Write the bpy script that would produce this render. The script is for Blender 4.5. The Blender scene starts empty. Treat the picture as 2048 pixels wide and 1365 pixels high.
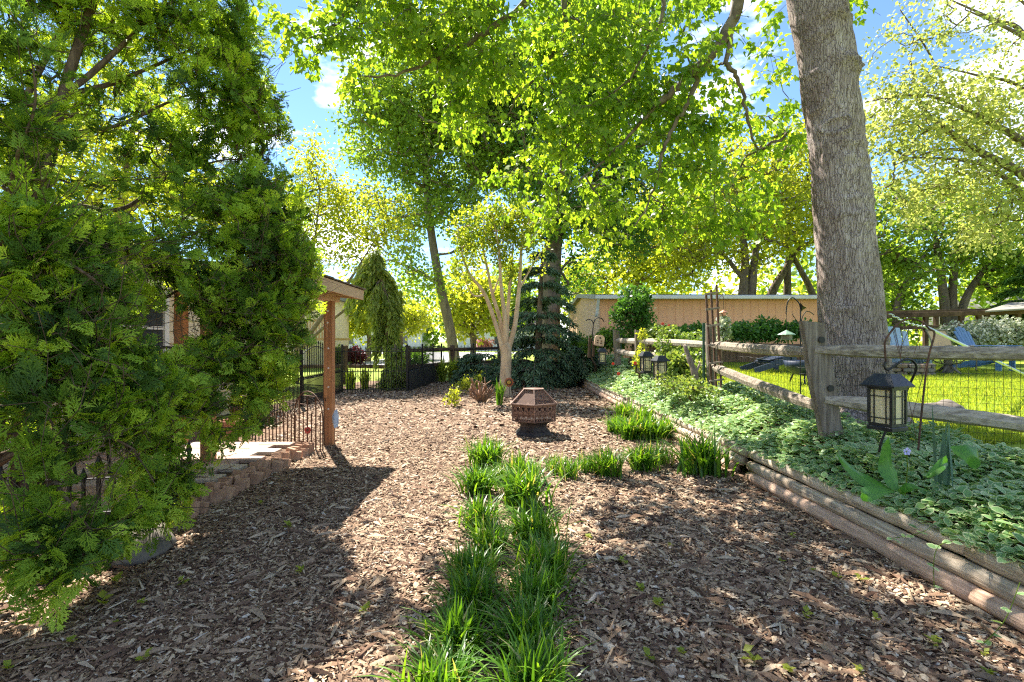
import bpy, math, random
import numpy as np
from mathutils import Vector, Matrix, noise

random.seed(7)
rng = np.random.default_rng(7)
scene = bpy.context.scene
col = scene.collection
R = math.radians

# ------------------------------------------------------------------ camera
FPX, CAMZ = 1000.0, 1.45                 # focal length in px of a 2048 px wide frame, eye height
cam_d = bpy.data.cameras.new('camera')
cam_d.sensor_width = 36.0
cam_d.lens = 36.0 * FPX / 2048.0
cam_d.clip_start = 0.05
cam_d.clip_end = 1500
cam = bpy.data.objects.new('camera', cam_d)
cam.location = (0, 0, CAMZ)
cam.rotation_euler = (R(90), 0, 0)
col.objects.link(cam)
scene.camera = cam

# ------------------------------------------------------------------ sky and sun
SUN_EL = R(51)
SUN_DIR = Vector((-0.45 * math.cos(SUN_EL), 0.893 * math.cos(SUN_EL), math.sin(SUN_EL))).normalized()  # towards the sun
SUN_AZ = math.atan2(SUN_DIR.x, SUN_DIR.y)
world = bpy.data.worlds.new('World')
scene.world = world
world.use_nodes = True
wn, wl = world.node_tree.nodes, world.node_tree.links
wn.clear()
wo = wn.new('ShaderNodeOutputWorld')
bg = wn.new('ShaderNodeBackground')
sky = wn.new('ShaderNodeTexSky')
sky.sky_type = 'NISHITA'
sky.sun_disc = False
sky.sun_elevation = SUN_EL
sky.sun_rotation = SUN_AZ
sky.altitude = 0
sky.air_density = 1.0
sky.dust_density = 0.0
sky.ozone_density = 6.0
bg.inputs['Strength'].default_value = 0.068
# thin fair-weather clouds all over the sky
tc = wn.new('ShaderNodeTexCoord')
mp = wn.new('ShaderNodeMapping'); mp.inputs['Scale'].default_value = (1.0, 1.0, 2.6)
mp.inputs['Location'].default_value = (0.35, 0.1, 0.0)
nz = wn.new('ShaderNodeTexNoise'); nz.inputs['Scale'].default_value = 3.2; nz.inputs['Detail'].default_value = 7; nz.inputs['Roughness'].default_value = 0.55
rp = wn.new('ShaderNodeValToRGB')
rp.color_ramp.elements[0].position = 0.535; rp.color_ramp.elements[0].color = (0, 0, 0, 1)
rp.color_ramp.elements[1].position = 0.71; rp.color_ramp.elements[1].color = (0.8, 0.8, 0.8, 1)
mx = wn.new('ShaderNodeMix'); mx.data_type = 'RGBA'
mx.inputs['B'].default_value = (17.5, 17.2, 17.0, 1)
wl.new(tc.outputs['Generated'], mp.inputs['Vector']); wl.new(mp.outputs['Vector'], nz.inputs['Vector'])
wl.new(nz.outputs['Fac'], rp.inputs['Fac']); wl.new(rp.outputs['Color'], mx.inputs['Factor'])
wl.new(sky.outputs['Color'], mx.inputs['A']); wl.new(mx.outputs['Result'], bg.inputs['Color'])
wl.new(bg.outputs['Background'], wo.inputs['Surface'])

sun_d = bpy.data.lights.new('sun', 'SUN')
sun_d.energy = 4.3
sun_d.angle = R(0.53)
sun_d.color = (1.0, 0.93, 0.82)
sun = bpy.data.objects.new('sun', sun_d)
sun.rotation_euler = SUN_DIR.to_track_quat('Z', 'Y').to_euler()
sun.location = (-6, 10, 20)
col.objects.link(sun)

vs = scene.view_settings
vs.view_transform = 'Standard'
vs.look = 'None'
vs.gamma = 1.0
vs.use_curve_mapping = False
vs.exposure = 2.0
scene.render.engine = 'CYCLES'
cy = scene.cycles
cy.max_bounces = 10; cy.diffuse_bounces = 6; cy.glossy_bounces = 2; cy.transmission_bounces = 8; cy.transparent_max_bounces = 8
cy.use_denoising = False
cy.filter_width = 1.2
cy.caustics_reflective = False; cy.caustics_refractive = False
cy.sample_clamp_indirect = 6.0

# ------------------------------------------------------------------ helpers
def P(px, py, Y):
    """the point at depth Y that lies at (px, py) of the 2048 px photograph"""
    return Vector(((px - 1024) / FPX * Y, Y, CAMZ - (py - 682.5) / FPX * Y))
def G(px, py, z=0.0):
    """the point of the level z seen at (px, py)"""
    Y = (CAMZ - z) * FPX / (py - 682.5)
    return Vector(((px - 1024) / FPX * Y, Y, z))

def tag(o, label=None, cat=None, group=None, kind=None):
    if label: o['label'] = label
    if cat: o['category'] = cat
    if group: o['group'] = group
    if kind: o['kind'] = kind
    return o
def empty(name, loc=(0, 0, 0), rz=0.0):
    o = bpy.data.objects.new(name, None)
    o.empty_display_size = 0.1
    o.location = loc; o.rotation_euler = (0, 0, rz)
    col.objects.link(o)
    return o
def link(name, me, parent=None, loc=None, rot=None, scale=None):
    o = bpy.data.objects.new(name, me)
    col.objects.link(o)
    if parent is not None: o.parent = parent
    if loc is not None: o.location = loc
    if rot is not None: o.rotation_euler = rot
    if scale is not None: o.scale = scale
    return o
def copy_tree(o, parent=None):
    c = o.copy(); col.objects.link(c); c.parent = parent
    for ch in o.children: copy_tree(ch, c)
    return c

def np_mesh(name, V, faces, mat=None, attrs=None, smooth=False):
    """V (n,3); faces: list of (m,k) int arrays"""
    me = bpy.data.meshes.new(name)
    V = np.asarray(V, dtype=np.float32)
    me.vertices.add(len(V)); me.vertices.foreach_set('co', V.ravel())
    loops = np.concatenate([np.asarray(f).ravel() for f in faces]).astype(np.int32)
    sizes = np.concatenate([np.full(len(f), np.asarray(f).shape[1]) for f in faces]).astype(np.int32)
    starts = np.concatenate([[0], np.cumsum(sizes)[:-1]]).astype(np.int32)
    me.loops.add(len(loops)); me.loops.foreach_set('vertex_index', loops)
    me.polygons.add(len(sizes)); me.polygons.foreach_set('loop_start', starts)
    me.polygons.foreach_set('loop_total', sizes)
    if smooth: me.polygons.foreach_set('use_smooth', np.ones(len(sizes), dtype=bool))
    for k, v in (attrs or {}).items():
        a = me.attributes.new(k, 'FLOAT', 'POINT'); a.data.foreach_set('value', np.asarray(v, dtype=np.float32))
    me.update(calc_edges=True); me.validate()
    if mat: me.materials.append(mat)
    return me

class MB:
    """collects boxes, tubes and plates into one mesh"""
    def __init__(s): s.v = []; s.f = []; s.n = 0
    def add(s, V, F):
        V = [tuple(p) for p in V]
        s.v += V; s.f += [tuple(i + s.n for i in f) for f in F]; s.n += len(V); return s
    def box(s, lo, hi, M=None, bev=0.0):
        (x0, y0, z0), (x1, y1, z1) = lo, hi
        if bev <= 0:
            V = [(x0,y0,z0),(x1,y0,z0),(x1,y1,z0),(x0,y1,z0),(x0,y0,z1),(x1,y0,z1),(x1,y1,z1),(x0,y1,z1)]
            F = [(0,3,2,1),(4,5,6,7),(0,1,5,4),(1,2,6,5),(2,3,7,6),(3,0,4,7)]
        else:
            b = bev; V = []
            for z, k in ((z0, b), (z0 + b, 0), (z1 - b, 0), (z1, b)):
                V += [(x0+k,y0+k,z),(x1-k,y0+k,z),(x1-k,y1-k,z),(x0+k,y1-k,z)]
            F = [(3,2,1,0),(12,13,14,15)]
            for i in range(3):
                for j in range(4):
                    a = i*4+j; c = i*4+(j+1) % 4; F.append((a, c, c+4, a+4))
        if M is not None: V = [M @ Vector(p) for p in V]
        return s.add(V, F)
    def beam(s, a, b, w, h, up=(0, 0, 1), bev=0.0):
        """a box of section w x h from a to b"""
        a, b = Vector(a), Vector(b); d = b - a; L = d.length; d.normalize(); up = Vector(up)
        x = d.cross(up)
        if x.length < 1e-4: x = d.cross(Vector((1, 0, 0)))
        x.normalize(); z = x.cross(d)
        M = Matrix((( x.x, d.x, z.x, a.x), (x.y, d.y, z.y, a.y), (x.z, d.z, z.z, a.z), (0, 0, 0, 1)))
        return s.box((-w/2, 0, -h/2), (w/2, L, h/2), M, bev)
    def tube(s, pts, rad, n=8, caps=True):
        V, F = tube_vf(pts, rad, n, caps); return s.add(V, F)
    def lathe(s, prof, n=16, M=None, rot=0.0, caps=True):
        V = []; F = []
        for r, z in prof:
            for k in range(n):
                a = rot + 2 * math.pi * k / n; V.append((r * math.cos(a), r * math.sin(a), z))
        for i in range(len(prof) - 1):
            for k in range(n):
                k2 = (k + 1) % n; F.append((i*n+k, i*n+k2, (i+1)*n+k2, (i+1)*n+k))
        if caps:
            F.append(tuple(range(n - 1, -1, -1))); F.append(tuple(range((len(prof)-1)*n, len(prof)*n)))
        if M is not None: V = [M @ Vector(p) for p in V]
        return s.add(V, F)
    def mesh(s, name, mat, smooth=False):
        me = bpy.data.meshes.new(name); me.from_pydata(s.v, [], s.f); me.update()
        if smooth: me.polygons.foreach_set('use_smooth', [True] * len(me.polygons))
        me.materials.append(mat); return me
    def build(s, name, mat, parent=None, smooth=False, **k):
        return link(name, s.mesh(name, mat, smooth), parent, **k)

def tube_vf(pts, rad, n=8, caps=True):
    pts = [Vector(p) for p in pts]
    if not hasattr(rad, '__len__'): rad = [rad] * len(pts)
    V = []; F = []; x = None
    for i, p in enumerate(pts):
        t = (pts[min(i+1, len(pts)-1)] - pts[max(i-1, 0)]).normalized()
        if x is None:
            x = t.cross(Vector((0, 0, 1)))
            if x.length < 1e-3: x = t.cross(Vector((1, 0, 0)))
        else: x = x - t * x.dot(t)
        if x.length < 1e-6: x = t.orthogonal()
        x.normalize(); y = t.cross(x)
        for k in range(n):
            a = 2 * math.pi * k / n; V.append(p + (x * math.cos(a) + y * math.sin(a)) * rad[i])
    for i in range(len(pts) - 1):
        for k in range(n):
            k2 = (k + 1) % n; F.append((i*n+k, i*n+k2, (i+1)*n+k2, (i+1)*n+k))
    if caps: F += [tuple(range(n-1, -1, -1)), tuple(range((len(pts)-1)*n, len(pts)*n))]
    return V, F
def spline(pts, m=6):
    """Catmull-Rom through pts"""
    pts = [Vector(p) for p in pts]; out = []
    for i in range(len(pts) - 1):
        p0, p1, p2, p3 = pts[max(i-1, 0)], pts[i], pts[i+1], pts[min(i+2, len(pts)-1)]
        for k in range(m):
            t = k / m
            out.append(0.5 * ((2*p1) + (p2-p0)*t + (2*p0-5*p1+4*p2-p3)*t*t + (3*p1-p0-3*p2+p3)*t**3))
    out.append(pts[-1]); return out

def unit(a): return a / np.maximum(np.linalg.norm(a, axis=-1, keepdims=True), 1e-9)
def scatter(tv, tf, pos, dirs, nrm, size, val=None, tval=None, name='leaves', mat=None, smooth=False):
    """a copy of template (tv, tf) at every pos: template +y runs along dirs, +z along nrm"""
    tv = np.asarray(tv, float); n, k = len(pos), len(tv)
    y = unit(dirs); z = unit(nrm - (nrm * y).sum(1, keepdims=True) * y); x = np.cross(y, z)
    size = np.asarray(size, float)
    if size.ndim == 1: size = np.repeat(size[:, None], 3, 1)
    s = tv[None] * size[:, None, :]
    V = pos[:, None, :] + s[..., 0:1] * x[:, None] + s[..., 1:2] * y[:, None] + s[..., 2:3] * z[:, None]
    off = (np.arange(n) * k)[:, None, None]
    faces = []
    for kk in sorted({len(f) for f in tf}):
        fa = np.array([f for f in tf if len(f) == kk])
        faces.append((fa[None] + off).reshape(-1, kk))
    at = {}
    if val is not None: at['v'] = np.repeat(val, k)
    if tval is not None: at['e'] = np.tile(tval, n)
    return np_mesh(name, V.reshape(-1, 3), faces, mat, at, smooth)
def rvec(n): return unit(rng.normal(size=(n, 3)))
def in_ellipsoids(E, n, shell=0.0):
    """n points in a list of (centre, radii, weight), biased to the outside by shell"""
    w = np.array([e[2] for e in E], float); w /= w.sum()
    idx = rng.choice(len(E), n, p=w)
    r = rng.random(n) ** (1 / 3.0); r = shell + (1 - shell) * r
    c = np.array([e[0] for e in E], float)[idx]; ra = np.array([e[1] for e in E], float)[idx]
    return c + rvec(n) * r[:, None] * ra
def EL(px, py, Y, rx, ry, rz, w=None):
    """an ellipsoid of foliage centred where (px, py) is seen at depth Y; rx, ry in photograph pixels, rz in metres"""
    k = Y / FPX
    return (tuple(P(px, py, Y)), (rx * k, rz, ry * k), (rx * ry * rz * k * k) if w is None else w)

# ------------------------------------------------------------------ materials
MATS = {}
def newmat(name):
    m = bpy.data.materials.new(name); m.use_nodes = True
    nt = m.node_tree; nt.nodes.clear()
    return m, nt, nt.nodes, nt.links
def ramp(N, stops):
    r = N.new('ShaderNodeValToRGB'); e = r.color_ramp.elements
    while len(e) < len(stops): e.new(0.5)
    for k, (p, c) in enumerate(stops):
        e[k].position = p; e[k].color = (*c, 1)
    return r
def leafmat(name, stops, trans=0.45, tcol=(1.25, 1.2, 0.5), rough=0.5, spec=0.25, edge=None):
    """two-sided leaf: v picks the leaf's colour, light shines through it"""
    m, nt, N, L = newmat(name)
    out = N.new('ShaderNodeOutputMaterial'); pb = N.new('ShaderNodeBsdfPrincipled'); tr = N.new('ShaderNodeBsdfTranslucent'); mix = N.new('ShaderNodeMixShader')
    at = N.new('ShaderNodeAttribute'); at.attribute_name = 'v'
    r = ramp(N, stops); L.new(at.outputs['Fac'], r.inputs['Fac'])
    c = r.outputs['Color']
    if edge:
        ae = N.new('ShaderNodeAttribute'); ae.attribute_name = 'e'
        er = ramp(N, [(edge[0], (0, 0, 0)), (edge[0] + 0.1, (1, 1, 1))]); L.new(ae.outputs['Fac'], er.inputs['Fac'])
        mx = N.new('ShaderNodeMix'); mx.data_type = 'RGBA'; L.new(er.outputs['Color'], mx.inputs['Factor'])
        L.new(c, mx.inputs['A']); mx.inputs['B'].default_value = (*edge[1], 1); c = mx.outputs['Result']
    L.new(c, pb.inputs['Base Color']); pb.inputs['Roughness'].default_value = rough; pb.inputs['Specular IOR Level'].default_value = spec
    mu = N.new('ShaderNodeMix'); mu.data_type = 'RGBA'; mu.blend_type = 'MULTIPLY'; mu.inputs['Factor'].default_value = 1
    L.new(c, mu.inputs['A']); mu.inputs['B'].default_value = (*tcol, 1); L.new(mu.outputs['Result'], tr.inputs['Color'])
    mix.inputs['Fac'].default_value = trans
    L.new(pb.outputs[0], mix.inputs[1]); L.new(tr.outputs[0], mix.inputs[2]); L.new(mix.outputs[0], out.inputs['Surface'])
    MATS[name] = m; return m
def solid(name, c1, c2=None, scale=8.0, rough=0.7, metal=0.0, bump=0.0, stretch=(1, 1, 1), spec=0.4, detail=5, coords='Object', stops=None, bscale=None, pos=(0.35, 0.65)):
    """noise-mottled surface"""
    m, nt, N, L = newmat(name)
    out = N.new('ShaderNodeOutputMaterial'); pb = N.new('ShaderNodeBsdfPrincipled'); L.new(pb.outputs[0], out.inputs['Surface'])
    pb.inputs['Roughness'].default_value = rough; pb.inputs['Metallic'].default_value = metal; pb.inputs['Specular IOR Level'].default_value = spec
    tc = N.new('ShaderNodeTexCoord'); mp = N.new('ShaderNodeMapping'); mp.inputs['Scale'].default_value = stretch
    L.new(tc.outputs[coords], mp.inputs['Vector'])
    nz = N.new('ShaderNodeTexNoise'); nz.inputs['Scale'].default_value = scale; nz.inputs['Detail'].default_value = detail; nz.inputs['Roughness'].default_value = 0.6
    L.new(mp.outputs['Vector'], nz.inputs['Vector'])
    oi = N.new('ShaderNodeObjectInfo'); ad = N.new('ShaderNodeMath'); ad.operation = 'MULTIPLY_ADD'
    ad.inputs[1].default_value = 0.16; L.new(oi.outputs['Random'], ad.inputs[0]); 
    sb = N.new('ShaderNodeMath'); sb.operation = 'SUBTRACT'; L.new(nz.outputs['Fac'], sb.inputs[0]); sb.inputs[1].default_value = 0.068; L.new(sb.outputs[0], ad.inputs[2])
    c2 = c2 or tuple(x * 0.6 for x in c1)
    r = ramp(N, stops or [(pos[0], c2), (pos[1], c1)]); L.new(ad.outputs[0], r.inputs['Fac']); L.new(r.outputs['Color'], pb.inputs['Base Color'])
    if bump > 0:
        nb = nz
        if bscale:
            nb = N.new('ShaderNodeTexNoise'); nb.inputs['Scale'].default_value = bscale; nb.inputs['Detail'].default_value = 4; L.new(mp.outputs['Vector'], nb.inputs['Vector'])
        b = N.new('ShaderNodeBump'); b.inputs['Strength'].default_value = bump; b.inputs['Distance'].default_value = 0.02
        L.new(nb.outputs['Fac'], b.inputs['Height']); L.new(b.outputs['Normal'], pb.inputs['Normal'])
    MATS[name] = m; return m
def attrmat(name, stops, rough=0.85, spec=0.2, fine=0.0):
    m, nt, N, L = newmat(name)
    out = N.new('ShaderNodeOutputMaterial'); pb = N.new('ShaderNodeBsdfPrincipled'); L.new(pb.outputs[0], out.inputs['Surface'])
    at = N.new('ShaderNodeAttribute'); at.attribute_name = 'v'; r = ramp(N, stops); L.new(at.outputs['Fac'], r.inputs['Fac'])
    c = r.outputs['Color']
    if fine:
        nz = N.new('ShaderNodeTexNoise'); nz.inputs['Scale'].default_value = fine; nz.inputs['Detail'].default_value = 3
        tc = N.new('ShaderNodeTexCoord'); L.new(tc.outputs['Object'], nz.inputs['Vector'])
        rr = ramp(N, [(0.3, (0.62, 0.6, 0.58)), (0.7, (1.15, 1.15, 1.15))]); L.new(nz.outputs['Fac'], rr.inputs['Fac'])
        mu = N.new('ShaderNodeMix'); mu.data_type = 'RGBA'; mu.blend_type = 'MULTIPLY'; mu.inputs['Factor'].default_value = 1
        L.new(c, mu.inputs['A']); L.new(rr.outputs['Color'], mu.inputs['B']); c = mu.outputs['Result']
    L.new(c, pb.inputs['Base Color']); pb.inputs['Roughness'].default_value = rough; pb.inputs['Specular IOR Level'].default_value = spec
    MATS[name] = m; return m

leafmat('maple', [(0, (0.09, 0.19, 0.024)), (0.5, (0.165, 0.295, 0.034)), (1, (0.28, 0.40, 0.06))], 0.6, (2.15, 1.8, 0.6), 0.42, 0.3)
leafmat('thuja', [(0, (0.035, 0.075, 0.022)), (0.3, (0.12, 0.225, 0.036)), (0.6, (0.30, 0.46, 0.045)), (1, (0.56, 0.70, 0.085))], 0.45, (1.6, 1.5, 0.55), 0.55, 0.25)
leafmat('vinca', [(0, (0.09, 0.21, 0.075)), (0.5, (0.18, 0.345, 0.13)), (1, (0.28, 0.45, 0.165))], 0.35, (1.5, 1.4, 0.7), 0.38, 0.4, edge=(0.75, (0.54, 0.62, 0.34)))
leafmat('lilyturf', [(0, (0.045, 0.13, 0.014)), (0.5, (0.085, 0.22, 0.02)), (0.9, (0.17, 0.33, 0.03)), (1, (0.38, 0.38, 0.16))], 0.45, (1.8, 1.5, 0.5), 0.35, 0.45)
leafmat('oak', [(0, (0.09, 0.17, 0.03)), (0.5, (0.17, 0.28, 0.045)), (1, (0.30, 0.42, 0.08))], 0.55, (1.9, 1.65, 0.65), 0.5, 0.2)
leafmat('darkleaf', [(0, (0.05, 0.12, 0.024)), (0.6, (0.10, 0.21, 0.034)), (1, (0.20, 0.33, 0.05))], 0.45, (1.6, 1.5, 0.6), 0.5, 0.2)
leafmat('lime', [(0, (0.16, 0.22, 0.026)), (0.5, (0.28, 0.35, 0.045)), (1, (0.42, 0.46, 0.08))], 0.58, (1.9, 1.65, 0.65), 0.5, 0.2)
leafmat('pale', [(0, (0.22, 0.29, 0.06)), (0.5, (0.37, 0.42, 0.12)), (1, (0.54, 0.54, 0.22))], 0.5, (1.4, 1.35, 0.95), 0.5, 0.2)
leafmat('myrtle', [(0, (0.11, 0.18, 0.025)), (0.5, (0.22, 0.32, 0.04)), (0.93, (0.36, 0.42, 0.06)), (1, (0.40, 0.27, 0.07))], 0.55, (1.9, 1.6, 0.6), 0.4, 0.35)
leafmat('blueneedle', [(0, (0.05, 0.095, 0.05)), (0.5, (0.105, 0.175, 0.095)), (1, (0.22, 0.31, 0.17))], 0.25, (1.1, 1.2, 0.8), 0.6, 0.2)
leafmat('weepneedle', [(0, (0.13, 0.19, 0.045)), (0.5, (0.25, 0.33, 0.075)), (1, (0.44, 0.50, 0.15))], 0.5, (1.7, 1.5, 0.65), 0.6, 0.2)
leafmat('ivy', [(0, (0.035, 0.10, 0.025)), (0.6, (0.085, 0.21, 0.04)), (1, (0.19, 0.34, 0.06))], 0.4, (1.6, 1.5, 0.6), 0.4, 0.35)
leafmat('rose', [(0, (0.08, 0.17, 0.04)), (0.5, (0.2, 0.29, 0.07)), (1, (0.4, 0.45, 0.13))], 0.45, (1.2, 1.15, 0.5), 0.4, 0.3)
leafmat('grassblade', [(0, (0.14, 0.22, 0.025)), (0.5, (0.24, 0.33, 0.045)), (1, (0.40, 0.44, 0.085))], 0.55, (1.7, 1.5, 0.5), 0.5, 0.25)
leafmat('broad', [(0, (0.05, 0.17, 0.025)), (1, (0.10, 0.28, 0.035))], 0.35, (1.25, 1.2, 0.4), 0.35, 0.4)
leafmat('bluegreen', [(0, (0.10, 0.19, 0.13)), (1, (0.16, 0.27, 0.19))], 0.25, (1.1, 1.2, 0.7), 0.45, 0.3)
leafmat('white_bloom', [(0, (0.16, 0.22, 0.1)), (0.45, (0.25, 0.3, 0.16)), (0.6, (0.62, 0.64, 0.54)), (1, (0.75, 0.75, 0.68))], 0.35, (1, 1, 0.8), 0.6, 0.2)
leafmat('red_bloom', [(0, (0.18, 0.012, 0.015)), (1, (0.34, 0.03, 0.025))], 0.35, (1.1, 0.8, 0.6))
leafmat('pink_bloom', [(0, (0.3, 0.25, 0.16)), (0.5, (0.55, 0.25, 0.27)), (1, (0.7, 0.4, 0.4))], 0.2, (1.1, 0.8, 0.8))
leafmat('violet_bloom', [(0, (0.30, 0.32, 0.72)), (1, (0.40, 0.42, 0.8))], 0.3, (1, 1, 1))
leafmat('plum', [(0, (0.05, 0.014, 0.02)), (1, (0.13, 0.03, 0.04))], 0.3, (1.2, 0.8, 0.7))
attrmat('mulch_chip', [(0, (0.05, 0.028, 0.02)), (0.18, (0.14, 0.08, 0.052)), (0.4, (0.28, 0.185, 0.12)), (0.65, (0.45, 0.335, 0.225)), (0.86, (0.60, 0.485, 0.345)), (1, (0.62, 0.58, 0.52))], fine=90)
solid('mulch_soil', (0.32, 0.215, 0.145), (0.045, 0.027, 0.018), 34, 0.95, bump=0.9, detail=9, spec=0.1)
solid('soil', (0.09, 0.06, 0.04), (0.035, 0.022, 0.015), 14, 0.95, bump=0.8, spec=0.1)
solid('turf', (0.30, 0.38, 0.035), (0.17, 0.25, 0.022), 3.0, 0.9, bump=0.6, bscale=60, spec=0.15, detail=8)
solid('far_grass', (0.30, 0.37, 0.06), (0.15, 0.23, 0.035), 0.35, 0.9, bump=0.5, bscale=20, spec=0.1, detail=9)
solid('asphalt_pale', (0.42, 0.41, 0.40), (0.33, 0.32, 0.31), 2.0, 0.9)
solid('thuja_bark', (0.17, 0.115, 0.08), (0.07, 0.046, 0.032), 30, 0.9, bump=0.6, stretch=(1, 1, 0.2), spec=0.15)
solid('twig', (0.13, 0.09, 0.055), (0.06, 0.04, 0.026), 12, 0.85, spec=0.2)
solid('grey_twig', (0.17, 0.135, 0.10), (0.075, 0.056, 0.04), 9, 0.85, spec=0.2)
solid('pale_limb', (0.21, 0.17, 0.125), (0.10, 0.075, 0.052), 9, 0.85, spec=0.2)
solid('far_bark', (0.24, 0.19, 0.14), (0.10, 0.076, 0.056), 5, 0.9, bump=0.5, stretch=(1, 1, 0.25), spec=0.15)
solid('myrtle_bark', (0.56, 0.43, 0.29), (0.33, 0.22, 0.135), 9, 0.55, bump=0.12, stretch=(1, 1, 0.22), spec=0.3)
solid('cut_stem', (0.36, 0.20, 0.11), (0.17, 0.09, 0.05), 14, 0.8, bump=0.3)
solid('log_wood', (0.68, 0.57, 0.44), (0.34, 0.26, 0.19), 6, 0.85, bump=0.9, stretch=(7, 0.5, 7), spec=0.2, detail=9)
solid('log_red', (0.60, 0.42, 0.31), (0.32, 0.20, 0.14), 6, 0.85, bump=0.8, stretch=(7, 0.5, 7), spec=0.2, detail=9)
solid('rail_wood', (0.44, 0.38, 0.30), (0.17, 0.135, 0.10), 5, 0.85, bump=0.8, stretch=(0.6, 8, 8), spec=0.2, detail=9)
solid('post_wood', (0.33, 0.28, 0.225), (0.15, 0.12, 0.092), 5, 0.85, bump=0.8, stretch=(7, 7, 0.5), spec=0.2, detail=9)
solid('far_rail_wood', (0.13, 0.085, 0.055), (0.06, 0.038, 0.025), 5, 0.9, stretch=(1, 1, 1), spec=0.15)
solid('cedar_post', (0.42, 0.20, 0.09), (0.26, 0.115, 0.052), 4, 0.7, bump=0.35, stretch=(8, 8, 0.4), spec=0.3, detail=8)
solid('tan_paint', (0.52, 0.36, 0.24), (0.45, 0.30, 0.20), 3, 0.65)
solid('shingle', (0.19, 0.15, 0.12), (0.08, 0.062, 0.05), 6, 0.95, bump=0.5)
solid('house_cream', (0.74, 0.62, 0.43), (0.68, 0.57, 0.40), 2, 0.75)
solid('shed_peach', (0.92, 0.48, 0.26), (0.88, 0.44, 0.235), 1.5, 0.75, bump=0.15, stretch=(4, 4, 0.5))
solid('shed_gable', (0.70, 0.47, 0.31), (0.62, 0.40, 0.26), 1.5, 0.75, stretch=(4, 4, 0.5))
solid('white_trim', (0.72, 0.71, 0.68), (0.6, 0.59, 0.56), 3, 0.6)
solid('grey_trim', (0.40, 0.39, 0.35), (0.3, 0.29, 0.26), 3, 0.6)
solid('roof_grey', (0.22, 0.22, 0.21), (0.13, 0.13, 0.125), 5, 0.8)
solid('brick', (0.50, 0.31, 0.20), (0.32, 0.18, 0.115), 5, 0.9, bump=0.4, bscale=60)
solid('paver', (0.50, 0.36, 0.28), (0.38, 0.25, 0.185), 4, 0.9, bump=0.3, bscale=50)
solid('paver_pale', (0.56, 0.48, 0.38), (0.46, 0.38, 0.29), 4, 0.9, bump=0.2, bscale=50)
solid('black_iron', (0.018, 0.018, 0.02), (0.01, 0.01, 0.011), 10, 0.45, metal=0.3, spec=0.5)
solid('rust_iron', (0.17, 0.085, 0.05), (0.06, 0.034, 0.024), 25, 0.75, metal=0.3)
solid('rust_pit', (0.25, 0.15, 0.11), (0.10, 0.06, 0.048), 22, 0.6, metal=0.35, bump=0.15)
solid('pit_base', (0.085, 0.07, 0.065), (0.04, 0.034, 0.032), 10, 0.6, metal=0.2)
solid('green_post', (0.02, 0.07, 0.045), (0.012, 0.04, 0.026), 10, 0.5)
solid('lantern_metal', (0.045, 0.05, 0.058), (0.022, 0.024, 0.028), 14, 0.42, metal=0.5, spec=0.5)
solid('candle_wax', (0.8, 0.75, 0.6), (0.74, 0.68, 0.52), 6, 0.5)
solid('navy_paint', (0.022, 0.04, 0.085), (0.015, 0.026, 0.06), 8, 0.45)
solid('blue_paint', (0.10, 0.21, 0.40), (0.07, 0.16, 0.32), 8, 0.5)
solid('sky_paint', (0.34, 0.45, 0.55), (0.27, 0.37, 0.47), 8, 0.5)
solid('sling_tan', (0.58, 0.40, 0.22), (0.5, 0.34, 0.18), 30, 0.8)
solid('olive_metal', (0.22, 0.2, 0.12), (0.15, 0.135, 0.08), 10, 0.5)
solid('pale_metal', (0.55, 0.62, 0.66), (0.45, 0.52, 0.56), 10, 0.4, metal=0.2)
solid('stone', (0.3, 0.22, 0.16), (0.16, 0.12, 0.09), 5, 0.9, bump=0.6)
solid('grey_stone', (0.22, 0.19, 0.16), (0.1, 0.085, 0.07), 6, 0.9, bump=0.6)
solid('canvas_grey', (0.27, 0.26, 0.21), (0.2, 0.19, 0.155), 3, 0.85)
solid('copper', (0.6, 0.28, 0.16), (0.45, 0.19, 0.1), 10, 0.4, metal=0.7)
solid('verdigris', (0.2, 0.33, 0.24), (0.13, 0.22, 0.16), 8, 0.6, metal=0.2)
solid('red_enamel', (0.42, 0.05, 0.04), (0.3, 0.03, 0.03), 8, 0.5)
solid('orange_enamel', (0.44, 0.14, 0.06), (0.3, 0.085, 0.04), 12, 0.6)
solid('yellow_enamel', (0.65, 0.42, 0.06), (0.55, 0.33, 0.04), 12, 0.5)
solid('dark_panel', (0.03, 0.027, 0.026), (0.018, 0.016, 0.016), 6, 0.6, bump=0.2)
solid('flag_blue', (0.28, 0.4, 0.56), (0.6, 0.66, 0.72), 9, 0.7)
solid('reed', (0.34, 0.2, 0.12), (0.2, 0.11, 0.065), 8, 0.9, stretch=(12, 12, 0.4), bump=0.5)
solid('net', (0.02, 0.022, 0.02), (0.012, 0.013, 0.012), 10, 0.6)
solid('deck_wood', (0.42, 0.25, 0.14), (0.3, 0.17, 0.09), 6, 0.8)
solid('window_glass', (0.05, 0.06, 0.07), (0.03, 0.035, 0.04), 2, 0.08, spec=0.6)
solid('cushion', (0.5, 0.42, 0.34), (0.42, 0.35, 0.28), 20, 0.9)
solid('terracotta', (0.42, 0.2, 0.12), (0.33, 0.15, 0.09), 10, 0.85)
solid('driftwood', (0.30, 0.24, 0.185), (0.16, 0.12, 0.09), 8, 0.9, bump=0.6, stretch=(6, 6, 0.5))

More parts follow.
